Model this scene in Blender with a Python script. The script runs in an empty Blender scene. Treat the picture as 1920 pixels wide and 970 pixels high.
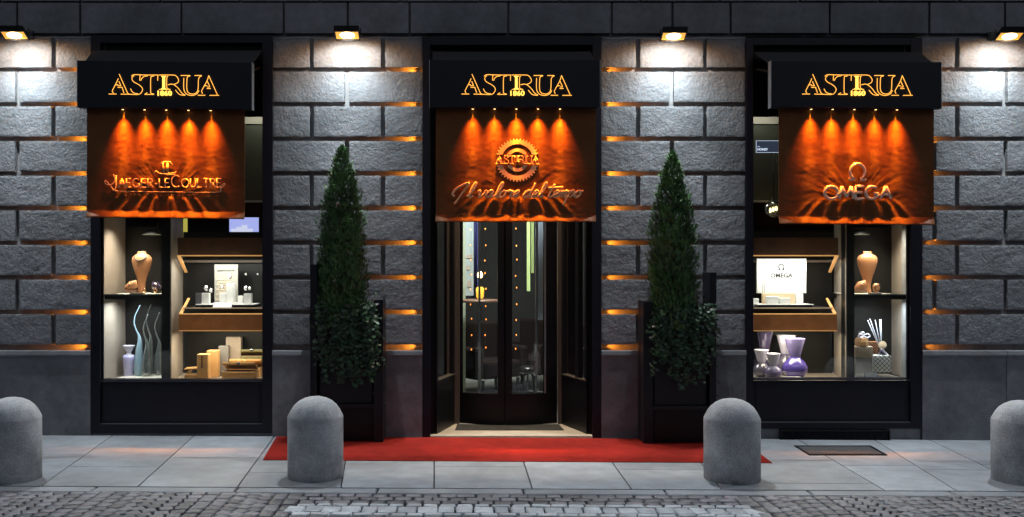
import bpy, bmesh, math, random
from mathutils import Vector, Matrix, noise
R = math.radians
random.seed(7)
# ------------------------------------------------------------------ camera, world, exposure
scn = bpy.context.scene
D, EYE, CX, F, PX, PY = 8.947, 1.737, -0.447, 1700.0, 875.0, 490.0
cam = bpy.data.cameras.new("camera"); camo = bpy.data.objects.new("camera", cam)
scn.collection.objects.link(camo); scn.camera = camo
camo.location = (CX, -D, EYE); camo.rotation_euler = (R(90), 0, 0)
cam.sensor_width = 36; cam.lens = F/1920*36
cam.shift_x = (960-PX)/1920; cam.shift_y = (PY-485)/1920; cam.clip_end = 500; cam.clip_start = .05
world = bpy.data.worlds.new("World"); scn.world = world; world.use_nodes = True
nt = world.node_tree; bg = nt.nodes["Background"]
sky = nt.nodes.new("ShaderNodeTexSky"); sky.sky_type = 'NISHITA'; sky.sun_disc = False
sky.sun_elevation = R(4.5); sky.sun_rotation = R(160); sky.altitude = 300; sky.ozone_density = 2.5
hs = nt.nodes.new('ShaderNodeHueSaturation'); hs.inputs['Saturation'].default_value = .5
nt.links.new(sky.outputs[0], hs.inputs['Color']); nt.links.new(hs.outputs[0], bg.inputs[0]); bg.inputs[1].default_value = 0.15
scn.view_settings.view_transform = 'Standard'; scn.view_settings.look = 'None'
scn.view_settings.gamma = 1; scn.view_settings.exposure = 0.28; scn.view_settings.use_curve_mapping = False
scn.render.engine = 'CYCLES'
scn.cycles.use_denoising = True
try: scn.cycles.denoiser = 'OPENIMAGEDENOISE'
except Exception: pass
scn.cycles.max_bounces = 7; scn.cycles.transparent_max_bounces = 16; scn.cycles.sample_clamp_indirect = 4
LAMP_W, LAMP_WIDE, LAMP_AMBER, LAMP_STREET = 62.0, 19.0, 13.0, 215.0
SPOT_AMBER = 70.0; GROOVE = 17.0
# ------------------------------------------------------------------ picture -> world helpers
SL = 0.0053                                             # the street falls gently to the right
def gz(x): return -SL*x
def P(px, py, Y):
    s = (D+Y)/F
    return Vector((CX+(px-PX)*s, Y, EYE-(py-PY)*s))
def G(px, py, dz=0):
    s = (EYE-dz+CX*SL)/((py-PY)-SL*(px-PX))
    x = CX+(px-PX)*s
    return Vector((x, s*F-D, gz(x)+dz))
def XP(px, Y=0): return P(px, 490, Y).x
def ZP(py, Y=0): return P(875, py, Y).z
# ------------------------------------------------------------------ object helpers
ORG = {}
def link(o): scn.collection.objects.link(o); return o
def tag(o, label=None, cat=None, group=None, kind=None):
    if label: o["label"] = label
    if cat: o["category"] = cat
    if group: o["group"] = group
    if kind: o["kind"] = kind
    return o
def empty(name, loc, label, cat, group=None):
    o = link(bpy.data.objects.new(name, None)); o.empty_display_size = .1
    o.location = loc; ORG[o] = Vector(loc)
    return tag(o, label, cat, group)
class MB:
    def __init__(s): s.v = []; s.f = []; s.m = []; s.c = []; s.sm = []
    def add(s, vs, fs, mi=0, col=.5, smooth=False):
        b = len(s.v); s.v += [tuple(v) for v in vs]
        for f in fs:
            s.f.append(tuple(b+i for i in f)); s.m.append(mi); s.c.append(col); s.sm.append(smooth)
        return s
    def box(s, x0, x1, y0, y1, z0, z1, mi=0, col=.5):
        if x0 > x1: x0, x1 = x1, x0
        if y0 > y1: y0, y1 = y1, y0
        if z0 > z1: z0, z1 = z1, z0
        vs = [(x, y, z) for z in (z0, z1) for y in (y0, y1) for x in (x0, x1)]
        return s.add(vs, [(0,2,3,1),(4,5,7,6),(0,1,5,4),(2,6,7,3),(0,4,6,2),(1,3,7,5)], mi, col)
    def pbox(s, px0, py0, px1, py1, Y0, Y1, mi=0, col=.5):
        a = P(px0, py0, Y0); b = P(px1, py1, Y0)
        return s.box(a.x, b.x, Y0, Y1, b.z, a.z, mi, col)
    def prism(s, pts, off, mi=0, col=.5):
        """closed polygon pts extruded by the vector off"""
        n = len(pts); off = Vector(off); a = [Vector(p) for p in pts]; b = [p+off for p in a]
        return s.add(a+b, [tuple(range(n-1, -1, -1)), tuple(range(n, 2*n))] + [(i, (i+1) % n, n+(i+1) % n, n+i) for i in range(n)], mi, col)
    def tube(s, pts, r, n=6, mi=0, col=.5, cap=True, smooth=True):
        pts = [Vector(p) for p in pts]
        rs = r if isinstance(r, (list, tuple)) else [r]*len(pts)
        vs = []; fs = []; up = None
        for i, p in enumerate(pts):
            t = (pts[min(i+1, len(pts)-1)]-pts[max(i-1, 0)])
            if t.length < 1e-9: t = Vector((0, 0, 1))
            t.normalize()
            if up is None: up = t.orthogonal().normalized()
            up = (up-t*up.dot(t)); up = up.normalized() if up.length > 1e-6 else t.orthogonal().normalized()
            w = t.cross(up)
            for k in range(n):
                a = 2*math.pi*k/n; vs.append(p+(up*math.cos(a)+w*math.sin(a))*rs[i])
        for i in range(len(pts)-1):
            for k in range(n):
                a = i*n+k; b = i*n+(k+1) % n; fs.append((a, b, b+n, a+n))
        s.add(vs, fs, mi, col, smooth)
        if cap:
            b = len(s.v)-len(vs)
            for rng in (range(n-1, -1, -1), range(len(vs)-n, len(vs))):
                s.f.append(tuple(b+i for i in rng)); s.m.append(mi); s.c.append(col); s.sm.append(False)
        return s
    def lathe(s, prof, c=(0, 0, 0), n=24, sx=1, sy=1, mi=0, col=.5, smooth=True):
        vs = []; fs = []; c = Vector(c)
        for r, z in prof:
            for k in range(n):
                a = 2*math.pi*k/n; vs.append(c+Vector((r*math.cos(a)*sx, r*math.sin(a)*sy, z)))
        for i in range(len(prof)-1):
            for k in range(n):
                a = i*n+k; b = i*n+(k+1) % n; fs.append((a, b, b+n, a+n))
        s.add(vs, fs, mi, col, smooth)
        b = len(s.v)-len(vs)
        for rng, r in ((range(n-1, -1, -1), prof[0][0]), (range(len(vs)-n, len(vs)), prof[-1][0])):
            if r > 1e-5:
                s.f.append(tuple(b+i for i in rng)); s.m.append(mi); s.c.append(col); s.sm.append(False)
        return s
    def build(s, name, mats, parent=None, origin=None, bevel=0, solid=0):
        if not isinstance(mats, (list, tuple)): mats = [mats]
        o0 = ORG[parent] if parent is not None else Vector(origin or (0, 0, 0))
        me = bpy.data.meshes.new(name)
        me.from_pydata([(v[0]-o0.x, v[1]-o0.y, v[2]-o0.z) for v in s.v], [], s.f)
        for m in mats: me.materials.append(m)
        me.polygons.foreach_set("material_index", s.m)
        me.polygons.foreach_set("use_smooth", s.sm)
        at = me.attributes.new("var", 'FLOAT', 'FACE'); at.data.foreach_set("value", [float(c) for c in s.c])
        me.update()
        o = link(bpy.data.objects.new(name, me)); ORG[o] = o0
        if parent is not None: o.parent = parent
        else: o.location = o0
        if bevel:
            b = o.modifiers.new("b", 'BEVEL'); b.width = bevel; b.segments = 2; b.limit_method = 'ANGLE'; b.angle_limit = R(40)
        if solid:
            b = o.modifiers.new("s", 'SOLIDIFY'); b.thickness = solid; b.offset = -1
        return o
def smooth_pts(pts, n=5, closed=False):
    p = [Vector(q) for q in pts]; out = []
    for i in range(len(p)-1):
        a, b, c, d = p[max(i-1, 0)], p[i], p[i+1], p[min(i+2, len(p)-1)]
        for k in range(n):
            t = k/n
            out.append(.5*((2*b)+(-a+c)*t+(2*a-5*b+4*c-d)*t*t+(-a+3*b-3*c+d)*t**3))
    out.append(p[-1]); return out
def text_polys(txt, size, depth, bold=0.0, align='CENTER'):
    cu = bpy.data.curves.new("t", 'FONT'); cu.body = txt; cu.size = size; cu.extrude = depth; cu.offset = bold
    cu.align_x = align; cu.resolution_u = 3
    o = bpy.data.objects.new("t", cu); scn.collection.objects.link(o)
    dg = bpy.context.evaluated_depsgraph_get(); me = bpy.data.meshes.new_from_object(o.evaluated_get(dg))
    vs = [v.co.copy() for v in me.vertices]; fs = [tuple(p.vertices) for p in me.polygons]
    bpy.data.objects.remove(o); bpy.data.curves.remove(cu); bpy.data.meshes.remove(me)
    return vs, fs
def put_text(mb, txt, c, size, depth=.002, bold=0.0, sx=1.0, mi=0, align='CENTER'):
    vs, fs = text_polys(txt, size, depth, bold, align)
    mb.add([Vector((c[0]+v.x*sx, c[1]-v.z, c[2]+v.y)) for v in vs], fs, mi)
# ------------------------------------------------------------------ materials
def mat(name, col, rough=.6, metal=0.0, bump=None, vary=None, spec=.5, emit=None, var=0.0, speck=None, coat=0.0, trans=0.0, sheen=0.0):
    m = bpy.data.materials.new(name); m.use_nodes = True; t = m.node_tree; b = t.nodes["Principled BSDF"]
    N = t.nodes.new; L = t.links.new
    b.inputs["Base Color"].default_value = (*col, 1); b.inputs["Roughness"].default_value = rough
    b.inputs["Metallic"].default_value = metal; b.inputs["Specular IOR Level"].default_value = spec
    b.inputs["Coat Weight"].default_value = coat; b.inputs["Transmission Weight"].default_value = trans
    b.inputs["Sheen Weight"].default_value = sheen
    tc = N("ShaderNodeTexCoord"); src = None
    def mul(fac_socket, lo, hi, prev, fmin=0.0, fmax=1.0):
        mr = N("ShaderNodeMapRange"); mr.inputs["From Min"].default_value = fmin; mr.inputs["From Max"].default_value = fmax
        mr.inputs["To Min"].default_value = lo; mr.inputs["To Max"].default_value = hi; L(fac_socket, mr.inputs["Value"])
        mx = N("ShaderNodeMix"); mx.data_type = 'RGBA'; mx.blend_type = 'MULTIPLY'; mx.inputs[0].default_value = 1
        if prev is None: mx.inputs[6].default_value = (*col, 1)
        else: L(prev, mx.inputs[6])
        cc = N("ShaderNodeCombineColor")
        for i in range(3): L(mr.outputs[0], cc.inputs[i])
        L(cc.outputs[0], mx.inputs[7]); return mx.outputs[2]
    for vv in (vary or []):                     # (scale, lo, hi[, detail])
        n = N("ShaderNodeTexNoise"); n.inputs["Scale"].default_value = vv[0]; n.inputs["Detail"].default_value = vv[3] if len(vv) > 3 else 4
        L(tc.outputs["Object"], n.inputs["Vector"]); src = mul(n.outputs[0], vv[1], vv[2], src, .3, .7)
    if speck:
        n = N("ShaderNodeTexVoronoi"); n.inputs["Scale"].default_value = speck[0]; L(tc.outputs["Object"], n.inputs["Vector"])
        sp = N("ShaderNodeSeparateColor"); L(n.outputs["Color"], sp.inputs[0]); src = mul(sp.outputs[0], speck[1], speck[2], src)
    if var:
        a = N("ShaderNodeAttribute"); a.attribute_name = "var"; src = mul(a.outputs["Fac"], 1-var, 1+var, src)
    if src: L(src, b.inputs["Base Color"])
    prev = None
    for bb in (bump or []):                     # (kind, scale, strength, distance)
        if bb[0] == 'n':
            n = N("ShaderNodeTexNoise"); n.inputs["Scale"].default_value = bb[1]; n.inputs["Detail"].default_value = 6; n.inputs["Roughness"].default_value = .6
            out = n.outputs[0]
        else:
            n = N("ShaderNodeTexVoronoi"); n.inputs["Scale"].default_value = bb[1]; out = n.outputs["Distance"]
        L(tc.outputs["Object"], n.inputs["Vector"])
        k = N("ShaderNodeBump"); k.inputs["Strength"].default_value = bb[2]; k.inputs["Distance"].default_value = bb[3]
        L(out, k.inputs["Height"])
        if prev: L(prev, k.inputs["Normal"])
        prev = k.outputs[0]
    if prev: L(prev, b.inputs["Normal"])
    if emit:
        b.inputs["Emission Color"].default_value = (*emit[:3], 1); b.inputs["Emission Strength"].default_value = emit[3]
    return m
def glass_mat(name, tint=(1, 1, 1), refl=1.0, rough=0.0, milk=0.0):
    m = bpy.data.materials.new(name); m.use_nodes = True; t = m.node_tree; t.nodes.clear(); N = t.nodes.new; L = t.links.new
    o = N("ShaderNodeOutputMaterial"); mx = N("ShaderNodeMixShader"); tr = N("ShaderNodeBsdfTransparent"); gl = N("ShaderNodeBsdfGlossy")
    fr = N("ShaderNodeFresnel"); fr.inputs[0].default_value = 1.5; mm = N("ShaderNodeMath"); mm.operation = 'MULTIPLY'; mm.inputs[1].default_value = refl
    tr.inputs[0].default_value = (*tint, 1); gl.inputs["Roughness"].default_value = rough
    base = tr
    if milk:
        base = N("ShaderNodeMixShader"); df = N("ShaderNodeBsdfDiffuse"); df.inputs[0].default_value = (.75, .85, .82, 1); base.inputs[0].default_value = milk; L(tr.outputs[0], base.inputs[1]); L(df.outputs[0], base.inputs[2])
    mm.use_clamp = True
    L(fr.outputs[0], mm.inputs[0]); L(mm.outputs[0], mx.inputs[0]); L(base.outputs[0], mx.inputs[1]); L(gl.outputs[0], mx.inputs[2]); L(mx.outputs[0], o.inputs[0])
    return m
M = {}
M['rock'] = mat("rock_face", (.185, .188, .20), .75, bump=[('n', 48, .85, .007), ('n', 120, .8, .004), ('v', 38, .4, .006)], vary=[(2.2, .8, 1.2), (30, .82, 1.15)], var=.14)
M['smooth_stone'] = mat("smooth_stone", (.15, .152, .165), .65, bump=[('n', 55, .6, .005), ('n', 9, .3, .006)], vary=[(2.5, .72, 1.25), (14, .85, 1.15), (90, .85, 1.1)], var=.12)
M['joint'] = mat("mortar_joint", (.22, .22, .225), .85, bump=[('n', 60, .5, .003)], vary=[(8, .7, 1.2)])
M['navy'] = mat("navy_paint", (.0085, .008, .0145), .42, spec=.25, bump=[('n', 180, .04, .001)], vary=[(3, .85, 1.15)])
M['black'] = mat("black_paint", (.006, .006, .008), .4, vary=[(4, .8, 1.2)], spec=.25)
M['box'] = mat("sign_box_paint", (.0085, .009, .016), .5, spec=.3, bump=[('n', 120, .05, .001)], vary=[(2, .85, 1.15)])
M['cover'] = mat("cover_canvas", (.035, .03, .03), .8, bump=[('n', 120, .2, .001)])
M['fabric'] = mat("satin_fabric", (.155, .058, .020), .62, bump=[('n', 16, .25, .01), ('n', 260, .12, .0006)], vary=[(6, .85, 1.12)], spec=.12)
M['emboss'] = mat("embossed_cloth", (.75, .48, .26), .42, bump=[('n', 60, .15, .002)])
M['chrome'] = mat("chrome_letter", (.80, .66, .55), .34, metal=.55)
M['neon'] = mat("neon_tube", (.9, .5, .1), .4, emit=(1, .44, .07, 1.45))
M['neon_solid'] = mat("lit_letter", (.9, .5, .1), .4, emit=(1, .55, .08, 1.9))
M['led'] = mat("amber_led", (.8, .4, .1), .5, emit=(1, .30, .03, 1.5))
M['spot_lens'] = mat("spot_lens", (.8, .6, .3), .3, emit=(1, .62, .22, 6))
M['lamp_lens'] = mat("lamp_lens", (.9, .85, .7), .2, emit=(1, .80, .48, 7))
M['lamp_bezel'] = mat("lamp_reflector", (.8, .5, .15), .25, metal=.6, emit=(1, .42, .05, .8))
M['dark_metal'] = mat("dark_metal", (.03, .03, .033), .4, metal=.7)
M['highlight'] = mat("highlight_metal", (.16, .16, .19), .4, metal=.6)
M['silver'] = mat("brushed_silver", (.45, .45, .47), .35, metal=.9)
M['slab'] = mat("paving_granite", (.33, .348, .375), .5, bump=[('n', 240, .18, .0012), ('n', 6, .15, .004)], vary=[(.9, .74, 1.2, 8), (7, .85, 1.12, 8), (160, .8, 1.15)], speck=(420, .8, 1.15), var=.13)
M['gap'] = mat("joint_dirt", (.018, .018, .02), .9)
M['kerb'] = mat("kerb_granite", (.25, .262, .28), .6, bump=[('n', 160, .3, .002)], vary=[(3, .8, 1.2), (120, .75, 1.2)], var=.14)
M['cobble'] = mat("porphyry_sett", (.165, .158, .172), .45, bump=[('n', 90, .4, .004)], vary=[(1.2, .75, 1.2), (40, .85, 1.15)], var=.42)
M['cobble_light'] = mat("pale_sett", (.52, .54, .57), .5, bump=[('n', 90, .35, .003)], vary=[(7, .72, 1.15), (60, .8, 1.12)], var=.22)
M['carpet'] = mat("red_carpet_pile", (.24, .019, .014), .9, bump=[('n', 420, .5, .003), ('n', 5, .25, .01)], vary=[(1.6, .72, 1.2, 8), (9, .85, 1.1, 8), (300, .8, 1.15)], spec=.05)
M['concrete'] = mat("bollard_granite", (.50, .505, .52), .8, bump=[('n', 130, .45, .003), ('n', 30, .25, .004)], vary=[(3, .72, 1.2, 8), (11, .85, 1.12, 8), (120, .72, 1.25)], speck=(170, .82, 1.12))
M['planter'] = mat("planter_paint", (.010, .010, .014), .5, spec=.3, bump=[('n', 90, .1, .001)])
M['soil'] = mat("soil", (.02, .014, .01), .95, bump=[('n', 60, .8, .01)])
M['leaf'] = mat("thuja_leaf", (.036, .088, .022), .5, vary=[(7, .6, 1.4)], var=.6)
M['ivy'] = mat("ivy_leaf", (.022, .056, .020), .42, vary=[(12, .6, 1.3)], var=.8)
M['bark'] = mat("bark", (.06, .04, .03), .9, bump=[('n', 60, .8, .01)])
M['threshold'] = mat("threshold_stone", (.48, .40, .31), .5, bump=[('n', 80, .2, .002)], vary=[(4, .85, 1.1), (60, .9, 1.08)])
M['mat'] = mat("entrance_mat", (.03, .028, .025), .95, bump=[('n', 300, .8, .003)], vary=[(12, .6, 1.5)])
M['taupe'] = mat("taupe_panel", (.36, .30, .245), .5, bump=[('n', 40, .08, .002)], vary=[(3, .85, 1.1)])
M['leather'] = mat("tan_leather", (.60, .22, .07), .5, bump=[('n', 200, .15, .001)], vary=[(9, .82, 1.12)])
M['leather_dark'] = mat("brown_leather", (.20, .085, .040), .5, bump=[('n', 200, .15, .001)], vary=[(9, .82, 1.12)])
M['edge'] = mat("lit_edge_strip", (.85, .42, .16), .4, emit=(1, .50, .16, .45))
M['case_dark'] = mat("dark_case", (.012, .012, .012), .35)
M['green_panel'] = mat("olive_panel", (.050, .055, .040), .5, vary=[(3, .85, 1.15)])
M['beige_strip'] = mat("beige_strip", (.36, .34, .29), .6)
M['cream'] = mat("cream_plate", (.78, .70, .58), .35)
M['white'] = mat("white_satin", (.80, .79, .77), .4)
M['terracotta'] = mat("copper_satin", (.40, .185, .085), .38, bump=[('n', 90, .08, .002)])
M['terra_dark'] = mat("umber_satin", (.16, .09, .06), .4)
M['bead'] = mat("black_cord", (.012, .01, .01), .3)
M['goldish'] = mat("rose_gold", (.75, .42, .25), .25, metal=1)
M['steel'] = mat("polished_steel", (.7, .7, .72), .15, metal=1)
M['brown_strap'] = mat("brown_strap", (.14, .05, .025), .5)
M['wood_box'] = mat("tan_box", (.60, .34, .13), .45, bump=[('n', 60, .12, .002)], vary=[(12, .85, 1.1)])
M['wood_in'] = mat("box_lining", (.13, .045, .02), .6)
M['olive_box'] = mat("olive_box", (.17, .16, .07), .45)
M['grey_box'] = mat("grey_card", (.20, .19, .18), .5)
M['lilac'] = mat("lilac_glaze", (.50, .47, .72), .3)
M['white_glaze'] = mat("white_glaze", (.74, .70, .82), .2, coat=.5)
M['purple'] = mat("violet_glaze", (.10, .07, .37), .1, coat=.8)
M['mauve'] = mat("mauve_glaze", (.24, .20, .42), .1, coat=.8)
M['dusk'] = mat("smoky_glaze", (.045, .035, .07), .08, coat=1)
M['smoke_grey'] = mat("grey_glaze", (.12, .11, .16), .1, coat=.8)
M['blue_glass'] = mat("blue_milky_glass", (.28, .40, .47), .12, coat=.6, trans=.25)
M['clear_glass'] = glass_mat("blown_glass", (.80, .90, .87), 6.0, .04, .07)
M['window_glass'] = glass_mat("window_glass", (.93, .96, .95), .9)
M['door_glass'] = glass_mat("door_glass", (.90, .94, .92), 1.3)
M['taupe_dark'] = mat("bronze_post", (.085, .068, .055), .4, metal=.3)
M['board'] = mat("white_board", (.70, .70, .68), .5)
M['ink'] = mat("printed_ink", (.02, .02, .025), .5)
M['slate'] = mat("slate_plaque", (.10, .10, .11), .4)
M['lattice_dark'] = mat("dark_lattice", (.03, .02, .02), .4)
M['kraft'] = mat("cream_card", (.72, .55, .36), .5)
M['stick'] = mat("grey_reed", (.45, .47, .55), .6)
M['flower'] = mat("paper_flower", (.85, .66, .45), .6)
M['amber_glass'] = mat("amber_glass", (.45, .24, .10), .12, metal=.2, coat=1)
M['screen'] = mat("lit_screen", (.2, .2, .3), .3, emit=(.42, .45, .90, .9))
M['yellow_strip'] = mat("lit_yellow_panel", (.5, .45, .1), .5, emit=(.75, .62, .12, .55))
M['lime_strip'] = mat("lit_lime_panel", (.4, .5, .2), .5, emit=(.36, .44, .18, .16))
M['sign_plate'] = mat("sign_plate", (.045, .055, .085), .4, emit=(.10, .13, .22, .25))
M['sign_text'] = mat("sign_text", (.8, .85, .9), .5, emit=(.7, .8, 1, .9))
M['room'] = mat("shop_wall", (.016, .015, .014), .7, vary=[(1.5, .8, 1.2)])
M['room_floor'] = mat("shop_floor", (.42, .43, .40), .25, vary=[(2, .7, 1.2)])
M['blue_curtain'] = mat("blue_curtain", (.18, .20, .55), .7)
M['grey_curtain'] = mat("grey_curtain", (.60, .66, .74), .7)
M['pale_post'] = mat("pale_green_post", (.34, .38, .28), .5)
M['poster'] = mat("lit_poster", (.26, .30, .30), .5, emit=(.55, .72, .70, .12))
M['fairy'] = mat("fairy_bulb", (1, .4, .1), .4, emit=(1, .24, .03, 3.5))
M['bulb'] = mat("warm_bulb", (1, .7, .4), .4, emit=(1, .62, .25, 9))
M['armchair'] = mat("armchair_velvet", (.014, .009, .008), .8, spec=.1)
M['lumi'] = mat("downlight_disc", (.5, .5, .4), .4, emit=(.62, .60, .38, .30))
M['red_cloth'] = mat("red_striped_cloth", (.5, .06, .05), .8)
# ------------------------------------------------------------------ ground
mb = MB()
xs = [-60+i*6 for i in range(21)]
def gplane(mb, x0, x1, y0, y1, dz):
    mb.add([(x0, y0, gz(x0)+dz), (x1, y0, gz(x1)+dz), (x1, y1, gz(x1)+dz), (x0, y1, gz(x0)+dz)], [(0, 1, 2, 3)])
gplane(mb, -150, 150, -150, 40, -.045)
tag(mb.build("street", mat("asphalt", (.05, .05, .053), .85, bump=[('n', 200, .5, .004)], vary=[(.7, .7, 1.3)])), kind="structure")
def poly_slab(mb, pts, th, gap, col, mi=0, bev=.003):
    """pts: ground polygon (CCW, world). Shrunk by gap, with a small worn arris."""
    c = sum(pts, Vector())/len(pts); n = len(pts)
    def shrink(d):
        out = []
        for i in range(n):
            a, b, e = pts[i-1], pts[i], pts[(i+1) % n]
            d1 = (b-a); d1.z = 0; d1.normalize(); d2 = (e-b); d2.z = 0; d2.normalize()
            n1 = Vector((-d1.y, d1.x, 0)); n2 = Vector((-d2.y, d2.x, 0)); m = n1+n2
            k = max(.3, 1+n1.dot(n2)); out.append(b+m*(d/k))
        return out
    top = shrink(gap/2+bev); mid = [p-Vector((0, 0, bev)) for p in shrink(gap/2)]; bot = [p-Vector((0, 0, th)) for p in shrink(gap/2)]
    vs = top+mid+bot
    fs = [tuple(range(n))]
    for l in (0, n):
        for i in range(n):
            j = (i+1) % n; fs.append((l+i, l+n+i, l+n+j, l+j))
    mb.add(vs, fs, mi, col)
LN = [((-560, 815), (-830, 904)), ((-400, 815.5), (-640, 905)), ((-250, 816), (-450, 906)), ((-95, 816.5), (-270, 907)), ((60, 817), (-95, 908)), ((209, 818), (80, 909)), ((362, 819), (260, 911)), ((513, 820), (446, 912)),
      ((655, 820), (639, 915)), ((814, 820.5), (814, 915.5)), ((967, 821), (998, 916.5)), ((1115, 822), (1183.6, 916.7)), ((1280, 823), (1352, 917)),
      ((1496, 824), (1655, 917.5)), ((1640, 825), (1790, 918)), ((1745, 826), (1940, 919)), ((1900, 827), (2110, 920)), ((2060, 828), (2290, 921)), ((2220, 829), (2480, 922)), ((2400, 830), (2700, 923))]
TJ = [[850], [870], [861], [880], [856], [879], [860.5], [888], [850], [875], [862], [879], [859.5, 903], [869], [876], [866], [858], [880], [860]]
mb = MB()
YB, YF = -.0, G(814, 915.5).y
def on_line(l, Y):
    a, b = G(*l[0]), G(*l[1]); t = (Y-a.y)/(b.y-a.y); x = a.x+(b.x-a.x)*t
    return Vector((x, Y, gz(x)))
for i in range(len(LN)-1):
    l, r = LN[i], LN[i+1]
    ys = [YF]+sorted([G((l[1][0]+r[1][0])/2 if 0 else 875, yy).y for yy in TJ[i]])+[.25]
    for a, b in zip(ys[:-1], ys[1:]):
        poly_slab(mb, [on_line(l, a), on_line(r, a), on_line(r, b), on_line(l, b)], .04, .010, random.random(), bev=.002)
pv = mb.build("pavement", M['slab']); tag(pv, kind="structure")
mb = MB()
KJ = [-900, -640, -330, -80, 178.6, 445.6, 709, 980, 1242, 1505.8, 1764.7, 2040, 2300, 2600]
YK = G(875, 926.5).y
for a, b in zip(KJ[:-1], KJ[1:]):
    def kx(px, Y): x = G(px, 915.5).x; return Vector((x, Y, gz(x)+.002))
    poly_slab(mb, [kx(a, YK), kx(b, YK), kx(b, YF-.014), kx(a, YF-.014)], .05, .014, random.random(), bev=.008)
tag(mb.build("kerb", M['kerb']), kind="structure")
mb = MB(); gplane(mb, -12, 12, -6.2, .3, -.028)
tag(mb.build("ground_bed", M['gap']), kind="structure")
mb = MB(); mb.box(-60, 60, -26, -22, -.3, 9.5)
for k in range(-14, 15):
    for z in (1.0, 5.2): mb.box(k*4-.9, k*4+.9, -22.0, -21.95, z, z+2.4, 1)
tag(mb.build("street_backdrop", [mat("far_plaster", (.09, .085, .08), .9), mat("far_window", (.02, .02, .025), .2)]), kind="structure")
# setts
def sett(mb, c, w, h, ang, gap, mi=0, j=.008, col=None, jit=.012):
    ca, sa = math.cos(ang), math.sin(ang)
    q = []
    for sx, sy in ((-1, -1), (1, -1), (1, 1), (-1, 1)):
        x = sx*(w-gap)/2+random.uniform(-j, j); y = sy*(h-gap)/2+random.uniform(-j, j)
        q.append(Vector((c[0]+x*ca-y*sa, c[1]+x*sa+y*ca, 0)))
    cc = sum(q, Vector())/4; zt = gz(cc.x)-.001+random.uniform(-.0025, .0025)
    tx, ty = random.uniform(-.016, .016), random.uniform(-.016, .016)
    vs = []
    for f, dz in ((.86, 0), (.97, -.005), (1.01, -.04)):
        for p in q:
            v = cc+(p-cc)*f; v.z = zt+dz+(v.x-cc.x)*tx+(v.y-cc.y)*ty; vs.append(v)
    fs = [(0, 1, 2, 3)]
    for l in (0, 4):
        for i in range(4):
            k = (i+1) % 4; fs.append((l+i, l+4+i, l+4+k, l+k))
    mb.add(vs, fs, mi, random.random() if col is None else col, smooth=True)
XL, XR = -1.66, 1.55
mb = MB(); yk = YK-.002
def fan(x0, x1, W=.86):
    n = max(1, round((x1-x0)/W)); W = (x1-x0)/n; Rr = W/2/math.sin(R(42)); st = .098
    for i in range(n):
        xc = x0+W*(i+.5); y = yk+Rr*.45
        while y > -6.2:
            m = 9
            for k in range(m):
                th = R(-42+84*(k+.5)/m)
                c = (xc+Rr*math.sin(th), y+Rr*math.cos(th)-Rr*.75+.12)
                if c[1] < yk+.04: sett(mb, c, Rr*R(84)/m, st, -th, .011, j=.005)
            y -= st
fan(-9.1, XL-.22); fan(XR+.22, 9.1)
for x in (XL-.11, XR+.11):                               # straight sett borders beside the pale band
    y = yk-.08
    while y > -6.2:
        for dx in (-.052, .052): sett(mb, (x+dx, y), .10, .15, 0, .011)
        y -= .15
def rows(depths, y, light, x0=XL, x1=XR):
    for k, h in enumerate(depths):
        x = x0-(.06 if k % 2 else 0)
        while x < x1:
            w = random.uniform(.11, .145); sett(mb2 if light else mb, (x+w/2, y-h/2), w, h, 0, .013); x += w
        y -= h
    return y
mb2 = MB()
y = rows([.085, .09, .09], yk, False); y = rows([.07, .16, .07], y, True); y = rows([.1]*2, y, False)
y = rows([.16]*2, y-.0, False)
while y > -6.1: y = rows([.1], y, False)
tag(mb.build("cobblestone_road", M['cobble']), kind="structure")
tag(mb2.build("road_marking", M['cobble_light']), kind="structure")
# ------------------------------------------------------------------ building
bld = empty("shop_building", (0, 0, 0), "grey rusticated stone shop building with two display windows and a revolving door", "building")
# block front with rock-faced relief
def block(mb, x0, x1, z0, z1, rough=1.0, step=.016, yf=0.0, yb=.062, col=None, sd=None):
    nx = max(2, int((x1-x0)/step)); nz = max(2, int((z1-z0)/step)); vs = []; o = random.random()*90
    yoff = random.uniform(-.004, .004)
    for j in range(nz+1):
        for i in range(nx+1):
            x = x0+(x1-x0)*i/nx; z = z0+(z1-z0)*j/nz
            e = min(x-x0, x1-x, z-z0, z1-z)
            k = min(1, e/.007)
            p = Vector((x*9+o, z*9, o)); q = Vector((x*26, o, z*26))
            d = (noise.noise(p)*.003+noise.noise(q)*.0028-abs(noise.noise(q*1.9))*.003)*rough
            jx = jz = 0
            if e < 1e-6: jx = noise.noise(Vector((x*14, z*14, 3)))*.004*rough; jz = noise.noise(Vector((x*14, z*14, 8)))*.004*rough
            vs.append((x+jx, yf+yoff+(1-k)*.003-d*(.25+.75*k), z+jz))
    fs = [(j*(nx+1)+i, j*(nx+1)+i+1, (j+1)*(nx+1)+i+1, (j+1)*(nx+1)+i) for j in range(nz) for i in range(nx)]
    c = random.random() if col is None else col
    mb.add(vs, fs, 0, c, smooth=True)
    ring = [i for i in range(nx+1)]+[j*(nx+1)+nx for j in range(1, nz+1)]+[nz*(nx+1)+i for i in range(nx-1, -1, -1)]+[j*(nx+1) for j in range(nz-1, 0, -1)]
    b = [vs[i] for i in ring]; n = len(b)
    mb.add(b+[(p[0], yb, p[2]) for p in b], [(i, n+i, n+(i+1) % n, (i+1) % n) for i in range(n)], 0, c)
z_of = lambda y: (820-y)/190*1.0+ (EYE-(490-490)) - EYE
def zw(y): return P(875, y, 0).z
def xw(x): return P(x, 490, 0).x
JH = .0225                                               # half a joint
cj = [130.5+65*k for k in range(9)]
courses = [(70.5, cj[0])]+list(zip(cj[:-1], cj[1:]))
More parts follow.
